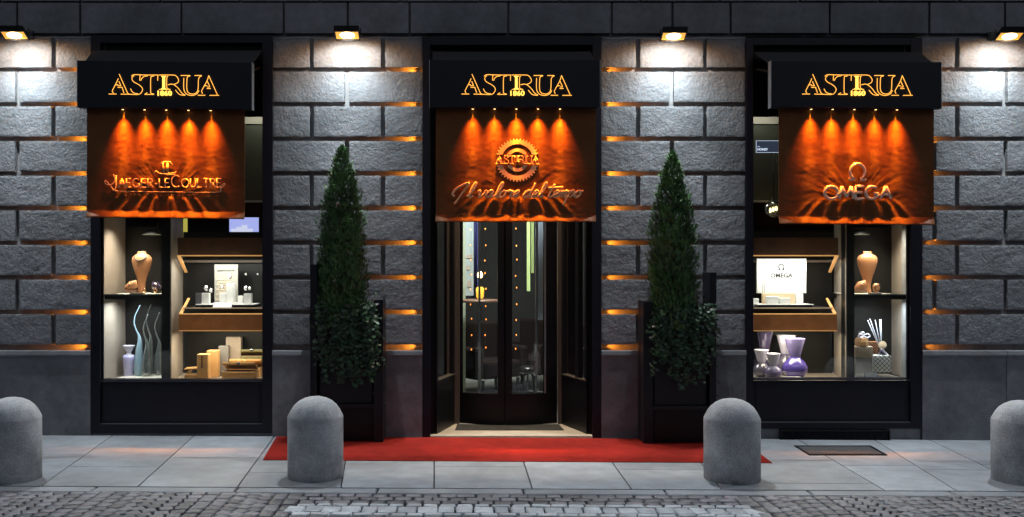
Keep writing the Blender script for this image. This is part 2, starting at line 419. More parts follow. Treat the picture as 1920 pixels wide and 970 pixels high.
piers = [(-560, 172, 100, 32), (512, 792, 584, 650), (1127, 1397, 1196.5, 1260), (1727, 2500, 1795, 1886)]
for (a, b, odd, even) in piers:
    mb = MB()
    for ci, (yt, yb_) in enumerate(courses):
        ph = odd if ci % 2 == 0 else even
        js = [a]+[x for x in (ph+134*k if (a, b) not in ((1127, 1397),) else ph+126*k for k in range(-8, 9)) if a+22 < x < b-22]+[b]
        if (a, b) == (512, 792) and ci % 2 == 1: js = [a, 650, b]
        if (a, b) == (1127, 1397) and ci % 2 == 1: js = [a, 1260, b]
        for u, v in zip(js[:-1], js[1:]):
            x0 = xw(u)+(0 if u == a else JH); x1 = xw(v)-(0 if v == b else JH)
            block(mb, x0, x1, zw(yb_)+JH, zw(yt)-(JH if ci else 0), 1.0, step=.014 if -60 < u < 1960 else .05)
    mb.build("pier", M['rock'], bld)
# smooth band course over the openings and the wall above
mb = MB(); mb3 = MB()
bj = [-560, -390, -215, -60, 32, 150, 340, 532, 652, 768, 953, 1147, 1261, 1370, 1556, 1743, 1885, 2020, 2180, 2340, 2500]
for u, v in zip(bj[:-1], bj[1:]): block(mb, xw(u)+.012, xw(v)-.012, zw(62), zw(5.5), .35, step=.04, col=random.random())
for k, (yt, yb_) in enumerate([(-60, 2), (-125, -64), (-190, -129), (-255, -194)]):
    for q in range(-4, 18): block(mb, xw(q*150+75*(k % 2))+.012, xw(q*150+150+75*(k % 2))-.012, zw(yb_), zw(yt), .35, step=.1)
mb.build("band_course", M['smooth_stone'], bld)
# plinth slabs below the piers
for a, b, js in ((-560, 172, [-400, -230, -60]), (512, 792, []), (1127, 1397, []), (1727, 2500, [1884, 2060, 2250])):
    js = [a]+js+[b]; mb = MB()
    for u, v in zip(js[:-1], js[1:]):
        x0, x1 = xw(u)+(.002 if u != a else .0), xw(v)-(.002 if v != b else 0); c = random.random()
        block(mb, x0, x1, -.12, zw(669), .22, step=.04, yf=-.035, col=c)
        z0, z1 = zw(668.5), zw(657)
        prof = [(.06, z0), (-.045, z0), (-.05, z0+.02), (-.042, z1-.006), (-.034, z1), (.06, z1)]
        mb.prism([(x0, y_, z_) for y_, z_ in prof][::-1], (x1-x0, 0, 0), 0, c)
    mb.build("plinth", M['smooth_stone'], bld)
# backing wall with openings
mb = MB()
openings = [(176, 508), (796, 1123), (1401, 1723)]
xs_ = [xw(-600)]+[xw(q) for o in openings for q in o]+[xw(2540)]
for a, b in zip(xs_[::2], xs_[1::2]): mb.box(a, b, .055, .35, -.2, zw(66))
mb.box(xs_[0], xs_[-1], .055, .35, zw(66), 5.6)
mb.box(xs_[0], xs_[-1], .35, 8, 5.3, 5.5)
mb.build("backing_wall", M['joint'], bld)
# thin dark lintel line under the band
# ------------------------------------------------------------------ shop windows and their frames
def window_frame(x0, x1, gx0, gx1, ytop, ybot, ysill, ypan, plinth_bottom, led_sides):
    mb = MB(); z0, z1 = zw(ybot), zw(ytop)
    X0, X1 = xw(x0), xw(x1); A, B = P(gx0, 490, .0).x, P(gx1, 490, .0).x
    mb.box(X0, A, -.030, -.012, z0, z1)                      # flange, left
    mb.box(X0+.022, A-.012, -.012, .10, z0, z1-.02)
    mb.box(B, X1, -.030, -.012, z0, z1); mb.box(B+.012, X1-.022, -.012, .10, z0, z1-.02)
    mb.box(A, B, -.030, -.012, z1-.075, z1); mb.box(A, B, -.012, .30, z1-.055, z1-.01); mb.box(A, B, .10, .13, 3.62, z1-.055)
    mb.box(A-.012, A+.004, .03, .06, zw(ysill), z1-.06); mb.box(B-.004, B+.012, .03, .06, zw(ysill), z1-.06)
    mb.box(A, B, -.030, .30, z0, zw(ypan)-.004)              # bottom rail
    mb.box(A, B, -.012, .10, zw(ysill), zw(ysill)+.018)      # sill rail
    f = mb.build("window", M['navy'], bld, bevel=.003)
    p = MB(); p.box(A+.006, B-.006, -.006, .01, zw(ypan), zw(ysill)-.004)
    p.box(A+.03, B-.03, -.012, -.006, zw(ypan)+.03, zw(ysill)-.03)
    p.build("stall_riser", M['navy'], f, bevel=.003)
    t = MB(); t.box(A, B, -.022, -.013, zw(ypan)-.004, zw(ypan)+.003); t.box(A, B, -.018, -.0125, zw(ysill)+.001, zw(ysill)+.006)  # paler strips stand in for the highlights on panel bevel and sill
    t.build("highlight_line", M['highlight'], f)
    g = MB(); g.box(A+.004, B-.004, .040, .046, zw(ysill)+.018, z1-.06); g.build("pane", M['window_glass'], f)
    l = MB()
    for s in led_sides:
        if s < 0: l.box(X0+.002, X0+.008, .004, .052, zw(652), z1-.1)
        else: l.box(X1-.008, X1-.002, .004, .052, zw(652), z1-.1)
    if led_sides: l.build("light_strip", M['led'], f)
    return f
wl = window_frame(172, 512, 190, 493, 68, 812, 715, 794, 820, (-1,)); tag(wl, "shop window with taupe cabinets and tan boxes")
wr = window_frame(1397, 1727, 1411, 1705, 72, 803, 713, 791, 826, (1,)); tag(wr, "shop window with violet vases")
mb = MB(); mb.box(xw(174), xw(510), -.008, .1, -.1, zw(812)+.0); mb.build("window_plinth", M['smooth_stone'], bld)
mb = MB(); mb.box(xw(1399), xw(1725), -.008, .1, -.1, zw(803)); mb.build("window_plinth", M['smooth_stone'], bld)
# entrance frame
mb = MB()
X0, X1, A, B = xw(792), xw(1127), xw(807), xw(1110); z1 = zw(70)
mb.box(X0, A, -.032, -.012, -.02, z1); mb.box(X0+.022, A-.006, -.012, .14, -.02, z1-.02)
mb.box(B, X1, -.032, -.012, -.02, z1); mb.box(B+.006, X1-.022, -.012, .14, -.02, z1-.02)
mb.box(A, B, -.032, -.012, z1-.085, z1); mb.box(A, B, -.012, .14, z1-.065, z1-.01); mb.box(A, B, .10, .13, 3.62, z1-.065)
ent = mb.build("entrance_frame", M['navy'], bld, bevel=.003)
for u in (X0+.002, X1-.008): l = MB(); l.box(u, u+.006, .004, .052, zw(652), z1-.1); l.build("light_strip", M['led'], ent)
# threshold
YT = .70
mb = MB()
fl, fr_ = xw(807), xw(1110); bl, br_ = P(853, 490, YT).x, P(1057, 490, YT).x
mb.prism([(fl, -.04, -.06), (fr_, -.04, -.06), (fr_, .05, -.06), (br_+.05, YT, -.06), (bl-.05, YT, -.06), (fl, .05, -.06)], (0, 0, .082))
th = mb.build("threshold", M['threshold'], bld, bevel=.004)
mm = MB(); a0, a1 = P(853, 811, .26), P(1057, 811, .26)
mm.prism([(a0.x, .24, .022), (a1.x, .24, .022), (a1.x-.02, .56, .022), (a0.x+.02, .56, .022)], (0, 0, .006))
dm = mm.build("door_mat", M['mat'], None, origin=(0, .4, .022)); tag(dm, "dark sunken mat on the pale threshold of the revolving door", "mat")
# ------------------------------------------------------------------ revolving door with angled side screens
rd = empty("revolving_door", (0, .6, .02), "black revolving door with curved glass leaves between angled side screens", "door")
ZT = 4.0
YD, RR, CYD = .50, 1.12, None
xl, xr = P(862, 490, .62).x, P(1046, 490, .62).x; xc = (xl+xr)/2; hw = (xr-xl)/2
def dy(x): return .62-(math.sqrt(RR**2-(x-xc)**2)-math.sqrt(RR**2-hw**2))
def curved(mb, xa, xb, z0, z1, th=.03, off=0.0, n=10, mi=0):
    vs = []
    for i in range(n+1):
        x = xa+(xb-xa)*i/n; y = dy(x)+off
        vs += [(x, y, z0), (x, y, z1), (x, y+th, z0), (x, y+th, z1)]
    fs = []
    for i in range(n):
        a = i*4; b = a+4; fs += [(a, b, b+1, a+1), (a+2, a+3, b+3, b+2), (a+1, b+1, b+3, a+3), (a, a+2, b+2, b)]
    fs += [(0, 1, 3, 2), (n*4, n*4+2, n*4+3, n*4+1)]
    mb.add(vs, fs, mi, smooth=False)
px = lambda q, Y=.52: P(q, 490, Y).x
zz = lambda q, Y=.52: P(875, q, Y).z
for (a, b, s0, s1, m0, m1) in ((862, 933, 862, 868, 933, 945), (960, 1046, 1019, 1046, 948, 960)):
    mb = MB()
    lo, hi = min(a, m0), max(b, m1)
    curved(mb, px(lo), px(hi), .03, zz(743)); curved(mb, px(lo), px(hi), zz(743), zz(738), .05, -.008)
    curved(mb, px(s0), px(s1), zz(738), ZT, .035, -.004, 3); curved(mb, px(m0), px(m1), zz(738), ZT, .05, -.012, 3)
    curved(mb, px(lo), px(hi), ZT-.15, ZT)
    lf = mb.build("door_leaf", M['black'], rd)
    g = MB(); ga, gb = (868, 933) if a == 862 else (960, 1019)
    curved(g, px(ga), px(gb), zz(738), ZT-.15, .008, .012); g.build("pane", M['door_glass'], lf)
mb = MB(); mb.box(px(941), px(952), dy(px(946))+.035, dy(px(946))+.06, .02, ZT); mb.build("astragal", M['black'], rd)
mb = MB(); curved(mb, px(1021), px(1024), zz(738), ZT, .01, -.02, 1); mb.build("edge_trim", M['silver'], rd)
for s, q0, q1, c in ((-1, 849, 862, 0), (1, 1046, 1056, 0)):
    mb = MB(); mb.box(P(q0, 490, .62).x, P(q1, 490, .62).x, .60, .72, .02, ZT); mb.build("corner_post", M['taupe_dark'], rd, bevel=.004)
# inner ring seen through the glass
mb = MB()
vs = []; n = 24
for i in range(n+1):
    x = xc-hw+2*hw*i/n; y = .62+(math.sqrt(RR**2-(x-xc)**2)-math.sqrt(RR**2-hw**2))+.75
    vs += [(x, y, .02), (x, y, .24)]
mb.add(vs, [(2*i, 2*i+2, 2*i+3, 2*i+1) for i in range(n)]); mb.build("inner_rail", M['dark_metal'], rd, solid=.03)
for q, Y_ in ((899, 1.05), (1006, 1.05)):
    mb = MB(); x_ = P(q, 0, Y_).x; mb.box(x_-.012, x_+.012, Y_, Y_+.03, .05, ZT); w_ = mb.build("streak_post", M['silver'], rd)  # slim pale posts added to imitate upright reflected streaks
# side screens
for sgn, fq, bq in ((-1, 815, 849), (1, 1104, 1056)):
    a = Vector((P(fq, 490, .06).x, .06, 0)); b = Vector((P(bq, 490, .62).x, .62, 0)); d = (b-a).normalized(); nrm = Vector((d.y, -d.x, 0))*.025
    def sbox(mb, t0, t1, z0, z1, w=1.0, mi=0):
        p0 = a+(b-a)*t0; p1 = a+(b-a)*t1
        mb.prism([p0-nrm*w+Vector((0, 0, z0)), p1-nrm*w+Vector((0, 0, z0)), p1+nrm*w+Vector((0, 0, z0)), p0+nrm*w+Vector((0, 0, z0))], (0, 0, z1-z0), mi)
    zt = P(875, 708, .35).z
    sc_ = empty("side_screen", (a.x, a.y, .02), None, None); sc_.parent = rd; sc_.location = Vector((a.x, a.y, .02))-ORG[rd]
    mb = MB(); sbox(mb, .0, 1, .022, zt); sbox(mb, 0, .07, zt, ZT); sbox(mb, .9, 1, zt, ZT); 
    if sgn > 0: sbox(mb, .3, .42, zt, ZT, 1.2)
    mb.build("screen_frame", M['black'], sc_)
    mb = MB(); sbox(mb, 0, 1, zt, zt+.012, 1.6); mb.build("rail", M['taupe_dark'], sc_)
    mb = MB(); sbox(mb, .07, .9, zt+.012, ZT, .15); mb.build("pane", M['door_glass'], sc_)
for s_, xa, xb in ((-1, xw(800), xw(812)), (1, xw(1106), xw(1116))): mb = MB(); mb.box(xa, xb, .05, .16, .0, ZT); mb.build("jamb_filler", M['black'], rd)
for xa, xb in ((xw(796)-.6, P(849, 490, .62).x+.01), (P(1056, 490, .62).x-.01, xw(1123)+.6)): mb = MB(); mb.box(xa, xb, .725, .75, .0, .62); mb.box(xa, xb, .725, .75, 3.6, ZT); mb.build("inner_panel", M['black'], rd)
mb = MB(); mb.box(xw(807), xw(1110), .14, .66, ZT, ZT+.1); mb.box(xw(807), xw(1110), .62, .66, ZT+.1, 4.5); mb.build("canopy", M['black'], rd)
# ------------------------------------------------------------------ shop room behind
mb = MB(); mb.box(-6.5, 6.5, .70, 7, -.06, .015); tag(mb.build("shop_floor", M['room_floor']), kind="structure")
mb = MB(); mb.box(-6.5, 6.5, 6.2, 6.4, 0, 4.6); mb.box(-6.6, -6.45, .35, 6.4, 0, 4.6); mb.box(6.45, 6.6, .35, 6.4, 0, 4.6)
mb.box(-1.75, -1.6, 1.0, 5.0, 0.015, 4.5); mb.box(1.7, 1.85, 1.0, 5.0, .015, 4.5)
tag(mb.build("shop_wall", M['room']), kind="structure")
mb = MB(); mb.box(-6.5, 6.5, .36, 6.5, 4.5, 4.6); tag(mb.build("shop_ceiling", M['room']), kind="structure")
# ------------------------------------------------------------------ lamps (lights)
def lamp(name, kind, loc, energy, col, aim=None, size=.02, angle=60, blend=.8, sx=.1, sy=.1, spread=180):
    l = bpy.data.lights.new(name, kind); l.energy = energy; l.color = col
    if kind == 'SPOT': l.spot_size = R(angle); l.spot_blend = blend; l.shadow_soft_size = size
    elif kind == 'POINT': l.shadow_soft_size = size
    elif kind == 'AREA': l.shape = 'RECTANGLE'; l.size = sx; l.size_y = sy; l.spread = R(spread)
    o = link(bpy.data.objects.new(name, l)); o.location = loc
    if aim is not None: o.rotation_euler = (Vector(aim)-Vector(loc)).to_track_quat('-Z', 'Y').to_euler()
    return o
for X_, s_, e_ in ((172, -1, 1.0), (792, -1, 1.0), (1127, 1, 1.0), (1727, 1, .35)):
    for y_ in cj: lamp("joint_light", 'SPOT', (xw(X_)+s_*.004, .024, zw(y_)), GROOVE*e_*random.uniform(.7, 1.2), (1, .28, .018), (xw(X_)+s_*.6, .040, zw(y_)), .006, 50, 1.0)
# ------------------------------------------------------------------ flood lamps on the piers
LY = -.27
def flood_proto(c, label):
    r = empty("wall_lamp", c, label, "wall lamp", "flood lamps fixed along the top of the stone piers")
    t = R(28); w = .108; h = .055
    def rot(p):                                              # tilt the face outwards, away from the wall
        x, y, z = p; return Vector((c.x+x, c.y+y*math.cos(t)-z*math.sin(t)*-1*-1, c.z+z*math.cos(t)-y*math.sin(t)))
    def rbox(mb, x0, x1, y0, y1, z0, z1):
        k = len(mb.v); mb.box(x0, x1, y0, y1, z0, z1)
        for i in range(k, len(mb.v)): mb.v[i] = tuple(rot(mb.v[i]))
    mb = MB(); rbox(mb, -w-.012, w+.012, -h-.012, h+.012, .012, .05)
    for s in (-1, 1): rbox(mb, s*(w+.006)-.006, s*(w+.006)+.006, -h-.012, h+.012, -.004, .012)
    for s in (-1, 1): rbox(mb, -w, w, s*(h+.006)-.006, s*(h+.006)+.006, -.004, .012)
    for k in range(6): rbox(mb, -w+.03+k*.032, -w+.034+k*.032, -h, h, .05, .066)
    mb.build("housing", M['dark_metal'], r, bevel=.002)
    mb = MB(); rbox(mb, -w, w, -h, h, .006, .0115); mb.build("reflector", M['lamp_bezel'], r)
    mb = MB(); k = len(mb.v); mb.lathe([(.001, .0), (.06, .0), (.062, .004), (.001, .0055)], (0, 0, 0), 20, 1.15, .68)
    for i in range(k, len(mb.v)): mb.v[i] = tuple(rot(mb.v[i]))
    mb.build("lens", M['lamp_lens'], r)
    mb = MB()
    for s in (-1, 1):
        mb.tube([(c.x+s*.125, c.y, c.z+.01), (c.x+s*.125, c.y+.02, c.z+.07), (c.x+s*.04, .02, c.z+.07)], .006, 6)
    mb.box(c.x-.06, c.x+.06, -.012, .004, c.z+.03, c.z+.11)
    mb.build("bracket", M['dark_metal'], r)
    return r
places = [(27, 67, "flood lamp glowing at the far end of the wall beside the taupe cabinet window"), (651, 67, "flood lamp glowing over the pier between the tan box window and the revolving door"),
          (1263, 69, "flood lamp glowing over the pier between the revolving door and the violet vase window"), (1893, 69, "flood lamp glowing on the last pier past the reed diffuser's window")]
first = None
for pxx, pyy, lb in places:
    c = P(pxx, pyy, LY)
    if first is None: first = flood_proto(c, lb); r = first
    else:
        r = link(first.copy()); r.location = c; r["label"] = lb
        for ch in first.children:
            d = link(ch.copy()); d.parent = r
    q = c+Vector((0, .0, -.03))
    lamp("flood_beam", 'SPOT', q, LAMP_W, (.66, .88, 1.0), (c.x, c.y+.45, 0), .035, 124, 1.0)
    lamp("flood_fill", 'SPOT', q, LAMP_WIDE, (.80, .95, 1.0), (c.x, c.y+1.5, c.z-1.6), .03, 140, .5)
    lamp("flood_street", 'SPOT', q, LAMP_STREET, (.90, .96, 1.0), (c.x, c.y-1.9, 0), .03, 100, .7)
    lamp("flood_rim", 'SPOT', q, LAMP_AMBER, (1, .45, .08), (c.x, c.y+1.5, c.z-1.6), .03, 166, .35)
# ------------------------------------------------------------------ glyphs
def arc(cx, cy, rx, ry, a0, a1, n=14): return [(cx+rx*math.cos(R(a0+(a1-a0)*i/n)), cy+ry*math.sin(R(a0+(a1-a0)*i/n))) for i in range(n+1)]
GL = {'A': ([[(0, 0), (.4, 1)], [(.4, 1), (.8, 0)], [(.14, .36), (.66, .36)]], .8), 'C': ([arc(.45, .5, .45, .5, 52, 308)], .82),
      'E': ([[(.0, 1), (.0, 0)], [(0, 1), (.6, 1)], [(0, 0), (.62, 0)], [(0, .52), (.5, .52)]], .62), 'G': ([arc(.45, .5, .45, .5, 48, 350), [(.9, .42), (.55, .42)]], .92),
      'J': ([[(.35, 1), (.35, .1), (.28, -.18), (.02, -.3)]], .45), 'L': ([[(0, 1), (0, 0)], [(0, 0), (.55, 0)]], .55),
      'M': ([[(0, 0), (.16, 1)], [(.16, 1), (.5, .15)], [(.5, .15), (.84, 1)], [(.84, 1), (1, 0)]], 1.0), 'O': ([arc(.47, .5, .47, .5, 0, 360, 24)], .94),
      'R': ([[(0, 1), (0, 0)], [(0, 1)]+arc(.32, .75, .28, .25, 90, -90, 8)+[(0, .5)], [(.3, .5), (.66, 0)]], .64), 'T': ([[(0, 1), (.74, 1)], [(.37, 1), (.37, 0)]], .74),
      'U': ([[(0, 1), (0, .35)]+arc(.34, .34, .34, .34, 180, 360, 8)+[(.68, 1)]], .68), 'S': ([[(.55, .85), (.4, .98), (.15, .95), (.05, .75), (.25, .55), (.5, .42), (.6, .2), (.4, .02), (.15, .03), (0, .18)]], .6),
      'I': ([[(.05, 1), (.05, 0)]], .1), '-': ([[(.05, .42), (.4, .42)]], .45)}
def stroke(mb, pts, to, r, n=5, mi=0, sm=False):
    p = [to(*q) for q in pts]
    if sm: p = smooth_pts(p, 4)
    mb.tube(p, r, n, mi)
def caps(mb, txt, x0, x1, zb, h, Y, r, serif=True, small=None, gap=.2, mi=0, n=5):
    """txt: letters; upper-case stand full height, those in small-cap positions (small) shorter"""
    sc = [1.0 if (small is None or i in small) else .72 for i in range(len(txt))]
    tot = sum(GL[c][1]*s+gap for c, s in zip(txt, sc))-gap; k = (x1-x0)/tot; x = x0
    for c, s in zip(txt, sc):
        for st in GL[c][0]:
            to = lambda u, v: Vector((x+u*s*k, Y, zb+v*h*s))
            stroke(mb, st, to, r, n, mi)
            if serif and c not in 'OCGS-':
                for e in (st[0], st[-1]):
                    if e[1] in (0, 1) and not (c in 'ELT' and st[0][1] == st[-1][1]):
                        stroke(mb, [(e[0]-.13, e[1]), (e[0]+.13, e[1])], to, r*.7, 4, mi)
        x += (GL[c][1]*s+gap)*k
def omega_symbol(mb, c, r, th, Y, n=6, mi=0, flat=False):
    pts = [(c[0]+r*1.0*math.cos(R(a)), Y, c[1]+r*1.05*math.sin(R(a))) for a in range(-52, 233, 8)]
    for s, e in ((1, pts[0]), (-1, pts[-1])):
        mb.tube([e, (e[0]-s*r*.08, Y, e[2]-r*.18), (e[0]-s*r*.22, Y, e[2]-r*.32)], th*.8, n, mi)
        mb.tube([(e[0]-s*r*.3, Y, e[2]-r*.34), (e[0]+s*r*.42, Y, e[2]-r*.34), (e[0]+s*r*.5, Y, e[2]-r*.12)], th*.7, n, mi)
    mb.tube(pts, th, n, mi)
CUR = {'l': ([[(0, .1), (.35, .6), (.62, 1.6), (.55, 2.15), (.38, 1.9), (.22, .6), (.38, .02), (.72, .25)]], .62), 'v': ([[(0, .8), (.18, 1), (.3, .8), (.35, .15), (.5, .05), (.85, .6), (.9, 1), (1.1, .88)]], 1.05),
       'a': ([[(.8, .9), (.5, 1), (.15, .65), (.1, .2), (.3, 0), (.6, .3), (.82, .95)], [(.82, .95), (.72, .2), (.85, 0), (1.1, .2)]], 1.05), 'o': ([[(.5, 1), (.15, .7), (.1, .2), (.35, 0), (.65, .25), (.7, .7), (.5, 1), (.72, .85), (1, .95)]], .95),
       'r': ([[(0, .75), (.2, 1.05), (.27, .85), (.6, .9), (.48, .4), (.5, .05), (.75, .15)]], .75), 'e': ([[(0, .3), (.5, .55), (.6, .85), (.4, 1), (.15, .65), (.15, .2), (.35, 0), (.78, .25)]], .74),
       'd': ([[(.75, .9), (.5, 1), (.15, .65), (.1, .2), (.3, 0), (.6, .3), (.85, 1.0), (.98, 2.1)], [(.85, 1.2), (.72, .2), (.85, 0), (1.1, .2)]], 1.05), 't': ([[(.42, 2.0), (.2, .4), (.3, 0), (.65, .2)], [(-.2, 1.32), (.35, 1.42), (1.6, 1.5)]], .62),
       'm': ([[(0, .8), (.15, 1), (.14, .6), (.05, 0)], [(.08, .4), (.35, .95), (.48, .85), (.38, 0)], [(.42, .4), (.72, .95), (.86, .85), (.76, .1), (.9, 0), (1.12, .2)]], 1.08), 'p': ([[(0, .7), (.17, 1), (.1, .3), (-.08, -1.15)], [(.08, .4), (.4, 1), (.68, .85), (.65, .3), (.4, .02), (.12, .2)]], .82),
       'I': ([[(-.45, .2), (-.8, .45), (-.65, 1.1), (.0, 1.8), (.62, 2.1), (.72, 1.8), (.4, .8), (.0, -.6), (-.15, -1.0)]], 1.05), ' ': ([], .55)}
def script(mb, txt, x0, x1, zb, xh, Y, r, mi=0, slope=0.0):
    tot = sum(CUR[c][1] for c in txt)+.6; k = (x1-x0)/tot; x = x0+.5*k
    for c in txt:
        for st in CUR[c][0]:
            pts = smooth_pts([Vector((x+(u+.30*v)*k, Y, zb+v*xh)) for u, v in st], 5)
            n = len(pts); mb.tube(pts, [r*(.78+.3*abs(math.sin(3.3*i/n+.6))) for i in range(n)], 6, mi)
        x += CUR[c][1]*k
SIGN = [[(262, 183), (235, 245), (180, 350), (174, 375), (190, 402)], [(120, 414), (235, 414)], [(225, 278), (258, 272)], [(250, 291), (305, 291)], [(255, 316), (325, 314)], [(272, 225), (300, 290)], [(320, 320), (347, 398)],
        [(276, 118), (400, 398), (420, 415)], [(300, 415), (440, 418), (555, 421), (600, 400), (625, 350), (608, 308), (560, 270), (492, 232), (466, 190), (478, 155), (500, 140)], [(458, 150), (482, 130), (530, 125), (588, 128)], [(588, 128), (582, 212)],
        [(445, 335), (468, 378), (510, 406), (555, 408)], [(588, 128), (700, 131), (862, 131)], [(598, 215), (615, 180), (648, 152), (700, 144)], [(795, 144), (760, 152), (746, 180), (745, 375), (757, 405), (795, 415)], [(852, 133), (850, 215)], [(655, 420), (795, 420)], [(662, 415), (695, 395)],
        [(870, 131), (1080, 131), (1130, 150), (1162, 200), (1148, 245), (1090, 272)], [(1005, 148), (987, 170), (985, 310), (1008, 338), (1040, 346)], [(1000, 276), (1055, 265), (1090, 272)], [(1090, 272), (1150, 320), (1208, 395), (1240, 420), (1262, 428)], [(1115, 355), (1150, 398), (1190, 426), (1260, 433)], [(870, 346), (1040, 346)],
        [(1195, 138), (1335, 138)], [(1240, 175), (1238, 320), (1255, 385), (1295, 422), (1350, 435), (1400, 428), (1440, 405), (1466, 360)], [(1335, 143), (1300, 155), (1287, 190), (1285, 340), (1310, 395), (1360, 413), (1410, 405), (1444, 370), (1455, 300), (1458, 200), (1475, 160), (1505, 143)], [(1400, 138), (1505, 138)],
        [(1612, 138), (1585, 220), (1530, 320), (1505, 372), (1520, 408)], [(1450, 433), (1560, 433)], [(1550, 292), (1588, 290)], [(1590, 309), (1630, 309)], [(1583, 332), (1642, 332)], [(1590, 225), (1626, 300)], [(1612, 138), (1740, 425)], [(1625, 434), (1765, 434)]]
def sign_paths(mb, c, k, Y, r, mi=0, n=5):
    """the jeweller's lettering; c = centre (x, z), k = metres per tracing unit"""
    for p in SIGN:
        pts = [Vector((c[0]+(x-942)*k, Y, c[1]-(y-280)*k)) for x, y in p]
        if len(p) > 3: pts = smooth_pts(pts, 4)
        mb.tube(pts, r, n, mi)
def sign_i(mb, c, k, Y, dep, mi=0):
    q = lambda x, y: (c[0]+(x-942)*k, Y, c[1]-(y-280)*k)
    mb.prism([q(*p) for p in [(903, 145), (903, 152), (920, 158), (920, 322), (900, 334), (900, 341), (976, 341), (976, 334), (956, 322), (956, 158), (972, 152), (972, 145)]], (0, dep, 0), mi)
